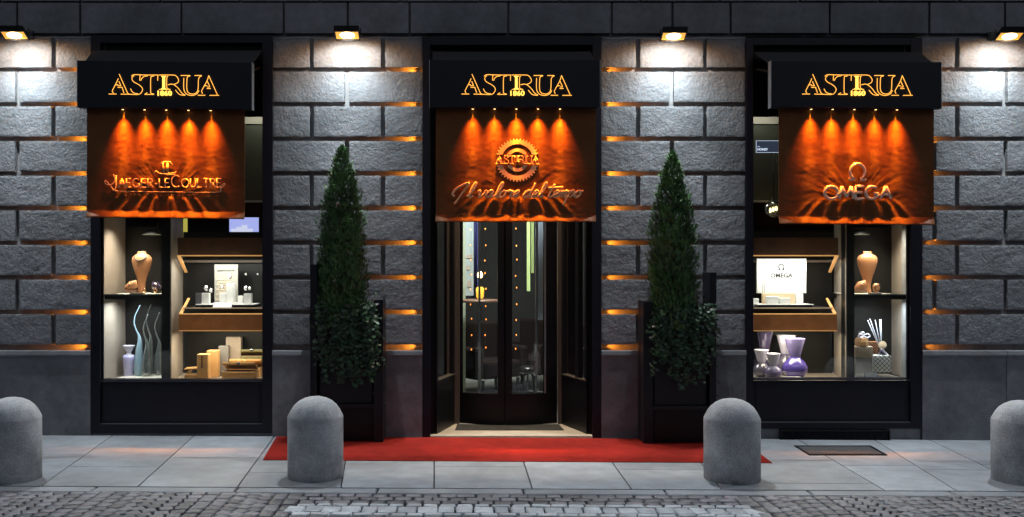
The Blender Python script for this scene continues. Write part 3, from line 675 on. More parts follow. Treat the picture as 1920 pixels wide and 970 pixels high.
# ------------------------------------------------------------------ awnings
YBF, YBB = -.66, -.585                                    # box front and back
YFAB = -.570
def awning(x0, x1, f0, f1, zt_px, zb_px, ftop, fbot, tilt, lights, lcx, label, emblem, head):
    a = P(x0, zt_px, YBF); b = P(x1, zb_px, YBF); cx = (a.x+b.x)/2; W = b.x-a.x
    root = empty("awning", (cx, -.3, a.z), label, "awning", "dark awnings with lit lettering over the shopfront openings")
    rl = lambda x, z: z-(x-cx)*tilt                       # the left and right boxes hang a touch out of level
    mb = MB()
    mb.prism([(a.x, YBF, rl(a.x, b.z)), (b.x, YBF, rl(b.x, b.z)), (b.x, YBF, rl(b.x, a.z)), (a.x, YBF, rl(a.x, a.z))], (0, YBB-YBF, 0))
    box = mb.build("sign_box", M['box'], root, bevel=.004)
    for x in (a.x-.004, b.x): mb = MB(); mb.box(x, x+.004, YBF-.001, YBB+.001, rl(x, b.z)-.002, rl(x, a.z)+.002); mb.build("end_cap", M['silver'], box)
    k = 205.6/1645/190*.93*1.0; cz = rl(lcx, P(0, 160.2, YBF).z)
    mb = MB(); sign_paths(mb, (lcx, cz), k, YBF-.012, .0031); mb.build("lettering", M['neon'], box)
    mb = MB(); sign_i(mb, (lcx, cz), k, YBF-.014, .012); put_text(mb, "1860", (lcx+.002, YBF-.011, cz-(436-280)*k), .062, .005, .0014, sx=1.15); mb.build("numerals", M['neon_solid'], box)
    # canvas top sloping back to the frame head, with side arms
    h0, h1 = xw(head[0]), xw(head[1]); zt = a.z-.012; zh = P(875, head[2], -.02).z
    mb = MB(); mb.add([(a.x+.02, YBB, zt), (b.x-.02, YBB, zt), (h1, -.02, zh), (h0, -.02, zh)], [(0, 1, 2, 3)])
    mb.build("top_cover", M['cover'], root, solid=.006)
    for xa, xh in ((a.x+.03, h0+.03), (b.x-.03, h1-.03)):
        mb = MB(); mb.tube([(xa, YBB+.014, b.z+.05), (xa, YBB+.014, zt-.06), (xh, .02, zh-.16)], .013, 6); mb.build("side_arm", M['dark_metal'], root)
    # hanging cloth
    c0 = P(f0, ftop, YFAB); c1 = P(f1, fbot, YFAB); nx, nz = 200, 140; vs = []; seed = cx*3.7
    ex, ez, ew = emblem(None, None, True)
    for j in range(nz+1):
        v = j/nz
        for i in range(nx+1):
            u = i/nx; x = c0.x+(c1.x-c0.x)*u; z = c0.z+.03+(c1.z-c0.z-.03)*v
            y = YFAB
            dx, dz = x-ex, z-ez
            edge = min(1, min(u, 1-u)*9)
            # soft creases thrown off the lettering
            ang = math.atan2(dz+.16, dx*.8); rad = math.hypot(dx, dz+.16)
            w = noise.noise(Vector((ang*7+seed, rad*1.6, seed)))+.6*noise.noise(Vector((ang*15, rad*3, seed+4)))
            amp = .0052*math.exp(-((rad-.26)/.13)**2)*(1 if dz > -.1 else .3)
            fl = min(1, max(0, (math.hypot(dx, dz-.16)-ew)/.06)); fl = .12+.88*fl
            y -= w*amp*edge*fl
            y -= noise.noise(Vector((x*4, z*7, seed)))*.004*edge*fl+noise.noise(Vector((x*18, z*30, seed)))*.0012
            # deep folds fanning out below the lettering down to the hem
            t = max(0, min(1, (v-.80)/.14)) if v > .80 else 0
            if v > .78:
                uu = (x-ex)/(.62+.55*(v-.8)*3); fold = .5+.5*math.sin(uu*34+1.6*noise.noise(Vector((uu*5, seed, 0))))
                fold = fold**1.6
                y -= (.001+.034*fold)*min(1, (v-.78)/.05)*(1-.15*t)*edge*min(1, max(0, 1.15-abs(uu)*1.5))
            if v > .935:
                s = min(1, (v-.935)/.055); y -= s*.050*(1+.10*noise.noise(Vector((x*22, seed, 2))))*min(1, edge*1.5+.4)
            vs.append((x, y, rl(x, z)))
    fs = [(j*(nx+1)+i, (j+1)*(nx+1)+i, (j+1)*(nx+1)+i+1, j*(nx+1)+i+1) for j in range(nz) for i in range(nx)]
    mb = MB(); mb.add(vs, fs, smooth=True)
    fab = mb.build("hanging_cloth", M['fabric'], root, solid=.003)
    emblem(fab, rl, False)
    mb = MB()
    for lx in lights:
        q = P(lx, 203, YBF+.02); q.z = rl(q.x, b.z)
        mb.lathe([(.012, 0), (.012, -.006), (.008, -.007)], (q.x, YBF+.040, q.z), 12)
    sp = mb
    for lx in lights:
        q = P(lx, 203, YBF+.02); zz_ = rl(q.x, b.z)
        m1 = MB(); m1.lathe([(.015, .004), (.016, -.005), (.011, -.005)], (q.x, YFAB-.028, zz_), 12); so = m1.build("spotlight", M['dark_metal'], root)
        m1 = MB(); m1.lathe([(.0005, -.0065), (.010, -.006), (.0005, -.0055)], (q.x, YFAB-.028, zz_), 12); m1.build("lens", M['spot_lens'], so)
        e_ = random.uniform(.85, 1.15)
        for nm, d_, tilt_, half, en, colr, rad_ in (("amber_core", .010, .5, 10, .34, (1, .52, .03), .004), ("amber_beam", .032, 4.5, 8.5, 1.3, (1, .45, .022), .008), ("amber_halo", .048, 10, 17, 1.2, (1, .26, .012), .014), ("amber_wash", .078, 17, 29, .72, (1, .20, .010), .02), ("amber_low", .052, 3, 7.5, 2.0, (1, .36, .018), .01)):
            p_ = Vector((q.x, YFAB-d_, zz_-.003)); lamp(nm, 'SPOT', p_, SPOT_AMBER*en*e_, colr, p_+Vector((0, math.tan(R(tilt_)), -1)), rad_, 2*half, 1.0)
    return root
def emb_watch(fab, rl, q):
    cz = P(0, 343, YFAB).z; cx = P(314, 0, YFAB).x
    if q: return cx, cz, .02
    mb = MB(); X = lambda p: P(p, 0, YFAB).x; Z = lambda p: P(0, p, YFAB).z-(cx-ORG[fab].x)*.012
    caps(mb, "JAEGER-LECOULTRE", X(212), X(416), Z(351.5), .108, YFAB-.013, .0062, True, {0, 9}, .16)
    mb.build("lettering", M['emboss'], fab)
    mb = MB()
    mb.tube(smooth_pts([(X(p), YFAB-.011, Z(r_)) for p, r_ in ((214, 327), (216, 340), (208, 347), (199, 345), (198, 339), (206, 346), (214, 356), (224, 359), (300, 360), (404, 361), (414, 355), (422, 346), (420, 345), (412, 351))], 5), .0045, 6)
    mb.build("underline", M['emboss'], fab)
    mb = MB()                                             # the small monogram above the name
    for p in ([(301, 308), (306, 304), (320, 304), (325, 310)], [(306, 306), (309, 324)], [(307, 305), (307, 325)], [(314, 305), (314, 326)], [(316, 306), (316, 324)], [(289, 326), (294, 321), (298, 325), (308, 327), (328, 325), (331, 322)], [(312, 328), (330, 328)]):
        mb.tube([(X(a_), YFAB-.012, Z(b_)) for a_, b_ in p], .0055, 6)
    mb.build("emblem", M['emboss'], fab)
def emb_gear(fab, rl, q):
    cx, cz = P(969.9, 0, YFAB).x, P(0, 300.3, YFAB).z
    if q: return cx, cz-.16, .24
    u = (D+YFAB)/F; mb = MB()
    def ring(r0, r1, gap, teeth=0, dep=.0075):
        for s in (1, -1):
            outer = []; inner = []; N_ = 100
            for i in range(N_+1):
                a = math.pi*i/N_; r = r1
                if teeth and (i % 5) < 2: r = r1+.017
                zo = r*math.sin(a); zi = r0*math.sin(a)
                if zo < gap: xo = math.copysign(math.sqrt(max(0, r*r-gap*gap)), math.cos(a)); zo = gap
                else: xo = r*math.cos(a)
                if zi < gap: xi = math.copysign(math.sqrt(max(0, r0*r0-gap*gap)), math.cos(a)); zi = gap
                else: xi = r0*math.cos(a)
                outer.append((cx+xo, cz+s*zo)); inner.append((cx+xi, cz+s*zi))
            n = N_+1; y0, y1 = YFAB-dep, YFAB+.004
            V = [(x, y0, z) for x, z in outer]+[(x, y0, z) for x, z in inner]+[(x, y1, z) for x, z in outer]+[(x, y1, z) for x, z in inner]
            Fc = []
            for i in range(N_): Fc += [(i, i+1, n+i+1, n+i), (i, 2*n+i, 2*n+i+1, i+1), (n+i, n+i+1, 3*n+i+1, 3*n+i)]
            Fc += [(0, n, 3*n, 2*n), (N_, 2*n+N_, 3*n+N_, n+N_)]
            mb.add(V, Fc)
    ring(29.5*u, 37.5*u, 10*u, 1); ring(15.5*u, 21.5*u, 10*u)
    mb.build("gear_emblem", M['emboss'], fab)
    mb = MB(); k = 84*u/1645; sign_paths(mb, (cx, cz), k, YFAB-.012, .0042, n=4); sign_i(mb, (cx, cz), k, YFAB-.014, .01); mb.build("lettering", M['emboss'], fab)
    mb = MB(); script(mb, "Il valore del tempo", P(851, 0, YFAB).x, P(1090, 0, YFAB).x, P(0, 370.5, YFAB).z, .062, YFAB-.026, .0108)
    mb.build("script_lettering", M['emboss'], fab)
def emb_omega(fab, rl, q):
    cx, cz = P(1605.5, 0, YFAB).x, P(0, 345, YFAB).z
    if q: return cx, cz, .02
    mb = MB(); X = lambda p: P(p, 0, YFAB).x; Z = lambda p: P(0, p, YFAB).z
    caps(mb, "OMEGA", X(1544), X(1669), Z(373.5), .114, YFAB-.026, .0150, False, None, .12, n=8)
    mb.build("lettering", M['chrome'], fab)
    mb = MB(); omega_symbol(mb, (cx, Z(322.5)), .068, .0130, YFAB-.026, 8); mb.build("emblem", M['chrome'], fab)
awning(145, 472, 163, 459, 115.5, 203.5, 203, 410, .012, (227, 268, 309, 350.6, 392.5), P(308, 0, YBF).x, "awning whose amber cloth bears a long watchmaker name in small capitals", emb_watch, (176, 491, 95))
awning(805.5, 1125, 817, 1117, 112.7, 201.5, 203, 417, 0, (886.5, 927.7, 968.8, 1009.5, 1051), P(968.5, 0, YBF).x, "awning over the revolving door with a toothed gear emblem and flowing script on amber cloth", emb_gear, (812, 1106, 97))
awning(1446, 1765, 1460, 1751, 115.5, 202.5, 203, 421.5, .007, (1524.4, 1564.7, 1605.5, 1645.8, 1686), P(1606.5, 0, YBF).x, "awning whose amber cloth bears five chrome capitals under a horseshoe letter", emb_omega, (1413, 1722, 98))
# ------------------------------------------------------------------ display cabinets
def cab_light(x0, x1, y0, y1, z, e, col=(1, .90, .74), spread=180):
    return lamp("cabinet_light", 'AREA', ((x0+x1)/2, (y0+y1)/2, z), e, col, None, sx=abs(x1-x0), sy=abs(y1-y0), spread=spread)
YC0, YC1 = .11, .70
def cabinet(m, label):
    """m maps the left window's picture columns to this window's (mirrored for the other one)"""
    XX = lambda p, Y: P(m(p), 490, Y).x
    def bx(mb, p0, p1, z0, z1, Y0, Y1, Yr=None): mb.box(XX(p0, Yr if Yr is not None else Y0), XX(p1, Yr if Yr is not None else Y0), Y0, Y1, z0, z1)
    root = empty("display_cabinet", (XX(320, YC0), YC0, .53), label, "cabinet", "display cabinets behind the shop windows")
    zf = ZP(714.5, YC0); zs = ZP(552.5, YC0); ztop = 2.32
    def quad_wall(mb, pf, Yf, pb, Yb, z0, z1, th=.012):
        a = Vector((XX(pf, Yf), Yf, z0)); b = Vector((XX(pb, Yb), Yb, z0)); n = Vector((b-a).normalized().cross(Vector((0, 0, 1))))*th
        mb.prism([a, b, b+n, a+n], (0, 0, z1-z0))
    mb = MB(); quad_wall(mb, 193, YC0, 233, YC1, zf, 3.6); quad_wall(mb, 319, YC0, 341, YC1, zf, ztop); mb.build("side_panel", M['taupe'], root)
    mb = MB(); bx(mb, 190, 494, zf-.03, zf, YC0, YC1+.1); mb.build("floor_board", M['taupe'], root)
    mb = MB(); bx(mb, 302.5, 318, zf, 3.2, YC0+.0, YC0+.12, YC0); mb.build("post", M['case_dark'], root)
    mb = MB(); bx(mb, 194, 303, zs-.05, zs, YC0+.01, YC1); sh = mb.build("shelf", M['case_dark'], root)
    mb = MB(); bx(mb, 194, 303, zs-.006, zs+.003, YC0+.004, YC0+.01); mb.build("shelf_edge", M['silver'], sh)
    mb = MB(); bx(mb, 232, 320, zf, zs-.05, YC1, YC1+.02, YC1); bx(mb, 232, 320, zs, 2.1, YC1, YC1+.02, YC1); bx(mb, 341, 500, zf, 2.05, YC1+.05, YC1+.07, YC1)
    mb.build("back_panel", M['case_dark'], root)
    # hood with sloping cheeks, and the leather tray under it
    mb = MB(); z0, z1 = ZP(478.5, YC0+.02), ZP(446, YC0+.02)
    bx(mb, 333, 491, z0, z1, YC0+.02, YC0+.05); hood = mb.build("hood", M['leather_dark'], root)
    mb = MB(); bx(mb, 332, 491, z0-.012, z0, YC0+.018, YC0+.04)
    p0, p1 = XX(332, YC0+.02), XX(346, YC1-.1); s = 1 if XX(340, 0) > XX(330, 0) else -1
    mb.prism([(p0, YC0+.02, z0), (p1, YC1-.1, z0-.17), (p1+s*.03, YC1-.1, z0-.17), (p0+s*.035, YC0+.02, z0)][::s], (0, 0, -.012))
    mb.build("hood_edge", M['edge'], hood)
    mb = MB(); bx(mb, 340, 491, z0+.0, z0+.01, YC0+.05, YC1); bx(mb, 342, 491, z0-.075, z0-.05, YC1-.06, YC1-.04, YC1-.06); mb.build("soffit", M['taupe'], hood)
    mb = MB(); t0, t1 = ZP(620, YC0+.02), ZP(590, YC0+.02)
    bx(mb, 335, 491, t0, t1, YC0+.02, YC0+.04); tray = mb.build("tray", M['leather'], root)
    mb = MB(); bx(mb, 335, 491, t1, t1+.010, YC0+.018, YC0+.04); bx(mb, 335, 491, t0-.006, t0, YC0+.018, YC0+.04)
    q0, q1 = XX(336, YC0+.02), XX(352, YC0+.35)
    mb.prism([(q0, YC0+.02, t1), (q1, YC0+.35, t1+.14), (q1+s*.022, YC0+.35, t1+.14), (q0+s*.03, YC0+.02, t1)][::s], (0, 0, .012))
    mb.build("tray_edge", M['edge'], tray)
    mb = MB(); zd = ZP(577, YC0+.08); bx(mb, 343, 491, zd-.012, zd, YC0+.08, YC1, YC0+.08); bx(mb, 343, 491, t0, t0+.01, YC0+.04, YC1); mb.build("deck", M['case_dark'], tray)
    mb = MB(); bx(mb, 343, 491, zd-.012, zd+.001, YC0+.074, YC0+.08); mb.build("deck_edge", M['cream'], tray)
    # lamps of the cabinet
    cab_light(XX(355, .3), XX(485, .3), .16, .36, z0-.03, 8.5, (1, .95, .86))
    cab_light(XX(350, .3), XX(480, .3), .14, .40, t0-.03, 8, (1, .86, .66))
    cab_light(XX(225, .3), XX(295, .3), .16, .36, 2.12, 9, (1, .88, .72), 120)
    cab_light(XX(225, .3), XX(290, .3), .15, .35, zs-.06, 7, (.92, .97, 1.0), 160)
    return root, zf, zs, zd, t0
cabL, zf, zs, zd, zt0 = cabinet(lambda p: p, "taupe cabinet with dark posts and a tan leather tray behind the window of tan boxes")
cabR, *_ = cabinet(lambda p: 1904.5-p+.0, "taupe cabinet with dark posts and a tan leather tray behind the window of violet vases")
# bulkhead panels above the cabinets
for a, b, lb in ((190, 493, "olive wall panel with a pale top strip above the taupe cabinet of tan boxes"), (1411, 1705, "olive wall panel with a pale top strip above the cabinet of violet vases")):
    r = empty("wall_panel", (xw((a+b)/2), .5, 2.3), lb, "wall panel")
    mb = MB(); mb.box(P(a, 0, .5).x-.1, P(b, 0, .5).x+.1, .5, .53, P(0, 376, .5).z, P(0, 233, .5).z); mb.build("board", M['green_panel'], r)
    mb = MB(); mb.box(P(a, 0, .5).x-.1, P(b, 0, .5).x+.1, .485, .53, P(0, 233, .5).z, P(0, 220, .5).z); mb.build("strip", M['beige_strip'], r)
    mb = MB(); mb.box(P(a, 0, .5).x-.1, P(b, 0, .5).x+.1, .485, .53, P(0, 376, .5).z-.018, P(0, 376, .5).z); mb.build("lower_edge", M['beige_strip'], r)
for x in (XP(478, .25), XP(1435, .25)): lamp("panel_light", 'AREA', (x, .25, 3.35), 1.5, (1, .95, .8), (x, .5, 2.4), sx=.3, sy=.05)
# small engraved sign in the window with the violet vases
mb = MB(); a = P(1417.5, 264, .2); b = P(1492, 286.5, .2); mb.box(a.x, b.x, .2, .21, b.z, a.z)
r = mb.build("shop_sign", M['sign_plate'], None, origin=(a.x, .2, b.z)); tag(r, "small slate blue plate with a white word and thin pale border hanging in the window", "sign")
mb = MB(); put_text(mb, "HONEY", (a.x+.012, .197, b.z+.022), .031, .001, .001, align='LEFT')
put_text(mb, "THE", (a.x+.012, .197, b.z+.055), .014, .001, .0, align='LEFT'); mb.build("lettering", M['sign_text'], r)
mb = MB(); e = .003
for x0, x1, z0, z1 in ((a.x, b.x, a.z-e, a.z), (a.x, b.x, b.z, b.z+e), (a.x, a.x+e, b.z+e, a.z-e), (b.x-e, b.x, b.z+e, a.z-e)): mb.box(x0, x1, .196, .2, z0, z1)
mb.build("border", M['sign_text'], r)
mb = MB(); a = P(1456.5, 280, .2); mb.box(a.x, a.x+.006, .2, .206, P(0, 305, .2).z, a.z-.01); mb.build("hanger", M['silver'], r)
# glass globe lamp
c = P(1450, 392, .32)
r = empty("globe_lamp", c, "clear glass globe lamp glowing under the olive panel", "lamp")
mb = MB(); mb.lathe([(.002+.092*math.sin(R(t)), -.092*math.cos(R(t))) for t in range(0, 181, 12)], c, 24); mb.build("globe", M['clear_glass'], r)
mb = MB(); mb.tube([(c.x, c.y, c.z+.09), (c.x, c.y, c.z+.6)], .004); mb.lathe([(.02, .08), (.02, .10), (.008, .11)], c, 12); mb.build("cord", M['dark_metal'], r)
mb = MB()
for k in range(3):
    o = Vector((-.03+.03*k, 0, -.02+.01*k)); mb.lathe([(.001, -.02), (.011, -.01), (.011, .012), (.004, .026)], c+o, 10)
mb.build("bulb", M['bulb'], r)
# lit things behind, above the hoods
mb = MB(); a = P(430, 408, 1.2); b = P(484, 446, 1.2); mb.box(a.x, b.x, 1.2, 1.23, b.z, a.z); r = mb.build("screen", M['screen'], None, origin=(a.x, 1.2, b.z)); tag(r, "glowing blue violet screen above the tan leather hood", "screen")
mb = MB()
for k in range(4): mb.box(a.x+.02+k*.06, a.x+.02+(k+1)*.06, 1.196, 1.2, b.z+.05, b.z+.10+.02*(k % 3))
mb.build("picture", mat("screen_shapes", (.6, .6, .7), emit=(.75, .75, .98, .8)), r)
mb = MB(); a = P(343.5, 405, 1.0); b = P(350, 446, 1.0); mb.box(a.x, b.x, 1.0, 1.03, b.z, a.z); tag(mb.build("light_panel", M['yellow_strip'], None, origin=(a.x, 1, b.z)), "narrow upright yellow lit panel above the brown hood by the blue screen", "light panel")
mb = MB(); a = P(1585.5, 410, .66); b = P(1592, 460, .66); mb.box(a.x, b.x, .66, .68, b.z, a.z); tag(mb.build("light_panel", M['yellow_strip'], None, origin=(a.x, .66, b.z)), "narrow upright yellow lit panel beside the copper bust without necklace", "light panel")
for q, lb in ((284, "dim oval downlight above the copper bust wearing a black necklace"), (1612, "dim oval downlight above the bare copper bust")):
    c = P(q, 440, .5); mb = MB(); mb.lathe([(.03, .05), (.07, .035), (.098, .004), (.1, 0), (.02, -.001)], c, 20, 1.05, .6); mb.tube([c+Vector((.05, 0, .03)), c+Vector((.08, 0, .14)), c+Vector((.08, 0, .4))], .006)
    r = mb.build("ceiling_lamp", M['dark_metal'], None, origin=c); tag(r, lb, "ceiling lamp")
    mb = MB(); mb.lathe([(.001, -.004), (.09, -.004), (.092, -.001)], c, 20, 1.05, .6); mb.build("lens", M['lumi'], r)
# ------------------------------------------------------------------ things on show
def pos(px, Y, z): return Vector((P(px, 490, Y).x, Y, z))
def bust(px, necklace, label):
    Y = .42; c = pos(px, Y, zs+.004); h = (545-467.5)*(D+Y)/F; k = h/.425
    r = empty("jewellery_bust", c, label, "bust")
    prof = [(.045, 0), (.043, .01), (.036, .06), (.038, .10), (.052, .16), (.077, .23), (.098, .30), (.104, .335), (.098, .365), (.076, .388), (.05, .40), (.043, .412), (.044, .425), (.036, .428)]
    mb = MB(); mb.lathe(prof, (0, 0, 0), 32, k, k*.55); mb.v = [(v[0]+c.x, v[1]+c.y, v[2]*k+c.z) for v in mb.v]; mb.build("form", M['terracotta'], r)
    if necklace:
        mb = MB(); pts = [(-.062, -.036, .385), (-.058, -.046, .36), (-.03, -.060, .338), (.0, -.063, .334), (.03, -.060, .342), (.055, -.048, .362), (.062, -.036, .385)]
        mb.tube([c+Vector(p)*k for p in smooth_pts(pts, 5)], .0055, 6); mb.tube([c+Vector(p)*k for p in smooth_pts([(.02, -.062, .338), (-.002, -.064, .322), (-.008, -.064, .305)], 4)], .0022, 6)
        mb.lathe([(.001, 0), (.008, .007), (.002, .02)], c+Vector((-.012, -.066, .275))*k, 10); mb.build("necklace", M['bead'], r)
    return r
bust(266, True, "copper jewellery bust wearing a thin black necklace")
bust(1626, False, "bare copper jewellery bust without a necklace")
def cone_ring(px, mt, label, s=1, base='terra_dark', k=1.0):
    Y = .34; c = pos(px, Y, zs+.008); r = empty("ring_cone", c, label, "ring cone")
    mb = MB(); mb.box(c.x-.05*k, c.x+.05*k, c.y-.04, c.y+.04, c.z, c.z+.035*k); mb.build("base", M[base], r, bevel=.004)
    a = c+Vector((-s*.075*k, -.01, .045*k)); b = c+Vector((s*.03*k, .01, .085*k)); mb = MB()
    mb.tube([a, a.lerp(b, .3), a.lerp(b, .7), b, b+Vector((s*.03*k, 0, -.03))], [.003, .026*k, .048*k, .05*k, .012], 14); mb.build("cone", M[mt], r)
    mb = MB(); pts = [a.lerp(b, .55)+Vector((s*.012*math.cos(t), -.047*k*math.sin(t+.5), .047*k*math.cos(t+.5))) for t in [i*math.pi/8 for i in range(17)]]; mb.tube(pts, .003, 5); mb.build("ring", M['goldish'], r)
cone_ring(246, 'terracotta', "copper ring cone lying on its dark block beside the necklace bust", 1)
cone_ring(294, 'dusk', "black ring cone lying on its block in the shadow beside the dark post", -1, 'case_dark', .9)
cone_ring(1614, 'terracotta', "copper ring cone lying on its dark block beside the bare bust", 1)
c = pos(1643, .32, zs+.006); r = empty("ring_holder", c, "small copper ring holder standing in front of the bare bust", "ring holder")
mb = MB(); mb.lathe([(.02, 0), (.022, .01), (.034, .04), (.036, .07), (.026, .095), (.016, .10)], c, 16); mb.build("stand", M['terracotta'], r)
mb = MB(); mb.tube([c+Vector((.03*math.cos(t), -.037, .055+.03*math.sin(t))) for t in [i*math.pi/8 for i in range(17)]], .004, 5, cap=False); mb.build("ring", M['bead'], r)
for q, lb in ((270, "small copper brooch on the cream plate in front of the necklace bust"), (291, "small gold brooch on the cream plate beside the black ring cone")):
    c = pos(q, .26, zs+.006); mb = MB(); mb.lathe([(.012, 0), (.02, .004), (.014, .012)], c, 10)
    mb.tube([c+Vector((.016*math.cos(t), 0, .03+.016*math.sin(t))) for t in [i*math.pi/6 for i in range(13)]], .005, 6, cap=False); tag(mb.build("brooch", M['goldish'], None, origin=c), lb, "brooch")
def plate(px0, px1, Y0, Y1, z, label, th=.009, mt='cream'):
    a = P(px0, 0, Y0).x; b = P(px1, 0, Y0).x; mb = MB(); ins = .03
    mb.prism([(a+ins*.6, Y0+.0, z), (b-ins*.6, Y0, z), (b, Y0+.03, z), (b-ins, Y1, z), (a+ins, Y1, z), (a, Y0+.03, z)], (0, 0, th)); tag(mb.build("display_plate", M[mt], None, origin=((a+b)/2, (Y0+Y1)/2, z), bevel=.002), label, "display plate")
plate(215, 309, .14, .5, zs, "cream display plate under the copper bust with a necklace", .006)
plate(1586, 1673, .14, .5, zs, "cream display plate under the bare copper bust", .006)
plate(214, 301, .2, .56, zf, "cream display plate under the tall curved glass bottles")
plate(1597, 1684, .16, .5, zf, "cream display plate under the reed diffuser and lattice boxes")
plate(1413, 1500, .2, .5, zf, "cream display plate under the violet vases")
def plaque(px, Y, z, w, label):
    c = pos(px, Y, z); mb = MB(); pts = [(c.x+w*math.cos(R(22.5+45*k)), c.y+.04*math.sin(R(22.5+45*k)), c.z) for k in range(8)]; mb.prism(pts, (0, 0, .012)); r = mb.build("plaque", M['slate'], None, origin=c, bevel=.003)
    tag(r, label, "plaque"); mb = MB(); mb.prism([(c.x+(p[0]-c.x)*.75, c.y+(p[1]-c.y)*.75, c.z+.012) for p in pts], (0, 0, .002)); mb.build("top", M['silver'], r)
plaque(257, .145, zs+.002, .075, "octagonal slate plaque on the shelf edge under the necklace bust")
plaque(253, .15, zf+.001, .10, "octagonal slate plaque on the floor in front of the curved glass bottles")
plaque(1640, .145, zs+.002, .07, "octagonal slate plaque on the shelf edge under the bare bust")
# vases and bottles
def vase(px, Y, base_z, ypix_top, prof, mats, label, name="vase", n=28, split=None, cat="vase", w=None):
    """prof: radius / height profile scaled to reach ypix_top"""
    c = pos(px, Y, base_z); H = P(px, ypix_top, Y).z-base_z; k = H/prof[-1][1]; kw = k if w is None else w
    prof = [(a*kw, b*k) for a, b in prof]; mb = MB()
    r = empty(name, c, label, cat)
    s = split or len(prof)
    mb.lathe(prof[:s], c, n); mb.build("body", M[mats[0]], r)
    if split:
        top = prof[s-1:]; mb = MB(); mb.lathe(top+[(top[-1][0]-.004, top[-1][1]-.001), (top[-1][0]*.5, top[-1][1]-.05)], c, n); mb.build("neck", M[mats[1]], r)
    return r
vase(241.5, .46, zf+.009, 648, [(.8, 0), (.85, .02), (1.05, 2.2), (1.08, 2.5), (.95, 2.7), (.45, 2.85), (.5, 3.1), (1.1, 3.9), (1.12, 3.95)], ('lilac', 'white_glaze'), "lilac vase with a flared rim at the cabinet side beside the curved bottles", split=5, w=.055)
GB = [(.75, 0), (1.0, .04), (1.12, .3), (1.05, .7), (.75, 1.3), (.4, 1.8)]
def bottle(px, Y, base, ytip, bend, rb, mt, label):
    c = pos(px, Y, base); H = P(px, ytip, Y).z-base; r = [.8, 1.0, 1.06, 1.0, .82, .52, .30, .19, .15, .13, .12, .10]; zs_ = [0, .02, .10, .22, .36, .48, .56, .64, .74, .84, .94, 1]
    off = [0, 0, 0, 0, .1, .25, .1, -.45, -.9, -.75, -.1, .35]
    pts = [c+Vector((o*bend, 0, z*H)) for o, z in zip(off, zs_)]; sp = smooth_pts(pts, 4); rr = []
    for i in range(len(r)-1): rr += [r[i]+(r[i+1]-r[i])*t/4 for t in range(4)]
    rr.append(r[-1]); mb = MB(); mb.tube(sp, [q*rb for q in rr], 18); o = mb.build("glass_bottle", M[mt], None, origin=c); tag(o, label, "bottle")
bottle(260, .44, zf+.01, 572, .05, .044, 'blue_glass', "tall milky blue glass bottle with a wavy neck")
bottle(275, .40, zf+.01, 591, .035, .045, 'clear_glass', "clear glass bottle with a wavy neck standing nearest the cabinet front")
bottle(281, .52, zf+.01, 570, .04, .038, 'clear_glass', "tall clear glass bottle with a wavy neck rising behind the milky blue one")
bottle(297, .50, zf+.01, 586, .04, .040, 'clear_glass', "clear green tinted glass bottle with a wavy neck beside the dark post")
VP = [(.55, 0), (.8, .05), (1.15, .5), (1.2, .85), (1.0, 1.25), (.62, 1.6), (.48, 1.75), (.52, 1.85), (.95, 3.3), (.97, 3.35)]
vase(1490.5, .33, zf+.009, 634.5, VP, ('purple', 'mauve'), "large violet vase with a pale lilac flared neck in front", split=7, w=.106)
vase(1474, .52, zf+.009, 628.5, VP, ('smoke_grey', 'white_glaze'), "smoky vase with a white flared neck behind the large violet vase", split=7, w=.10)
vase(1433, .54, zf+.009, 619, VP, ('dusk', 'dusk'), "tall black glazed vase in the shadow at the back of the tray", split=7, w=.098)
vase(1450, .23, zf+.009, 663, VP, ('mauve', 'white_glaze'), "small mauve vase with a white neck nearest the glass", split=7, w=.074)
vase(1428, .40, zf+.009, 656, VP, ('smoke_grey', 'white_glaze'), "small smoky grey vase with a white neck beside the frame", split=7, w=.078)
def card(px0, py0, px1, py1, Y, z, label, mt='white', dep=.03, name="price_card"):
    a = P(px0, py0, Y); b = P(px1, py1, Y); h = a.z-b.z; mb = MB()
    mb.prism([(a.x, Y, z), (b.x, Y, z), (b.x, Y+dep, z+h), (a.x, Y+dep, z+h)], (0, .004, 0)); mb.prism([(a.x, Y+2*dep, z), (b.x, Y+2*dep, z), (b.x, Y+dep+.004, z+h), (a.x, Y+dep+.004, z+h)][::-1], (0, .002, 0))
    tag(mb.build(name, M[mt], None, origin=(a.x, Y, z)), label, "card")
card(1470, 705, 1503, 711.5, .14, zf+.001, "white folded card in front of the large violet vase")
card(399, 567, 434, 575, .20, zd+.001, "white folded card in front of the watch tower")
card(1624, 692, 1647, 702, .2, zf+.011, "dark folded card in front of the lattice boxes", 'slate')
# watch display
c = pos(421, .4, zd); r = empty("watch_plinth", c, "low black and white platform carrying the watches", "display stand")
mb = MB(); a, b = P(366, 0, .24).x, P(477, 0, .24).x; mb.box(a, b, .24, .52, zd+.001, zd+.022); mb.build("base", M['case_dark'], r, bevel=.003)
mb = MB(); mb.box(a+.005, b-.005, .235, .515, zd+.022, zd+.031); mb.box(P(399, 0, .3).x, P(444, 0, .3).x, .27, .5, zd+.031, zd+.042); mb.build("top", M['white'], r, bevel=.002)
zw_ = zd+.031
c = pos(424, .46, zw_+.011); r = empty("display_stand", c, "silver upright panel with small dark writing and pale brick pattern behind the watches", "display stand")
a, b = P(402, 0, .46).x, P(446, 0, .46).x; zt = P(0, 496, .46).z
mb = MB(); mb.box(a, b, .46, .475, zw_+.011, zt); mb.build("frame", mat("satin_grey", (.42, .41, .37), .35, metal=.3), r, bevel=.003)
mb = MB()
for k in range(9):
    for q in range(3): mb.box(a+.02+q*.045+.02*(k % 2), a+.06+q*.045+.02*(k % 2), .452, .46, zw_+.03+k*.026, zw_+.048+k*.026)
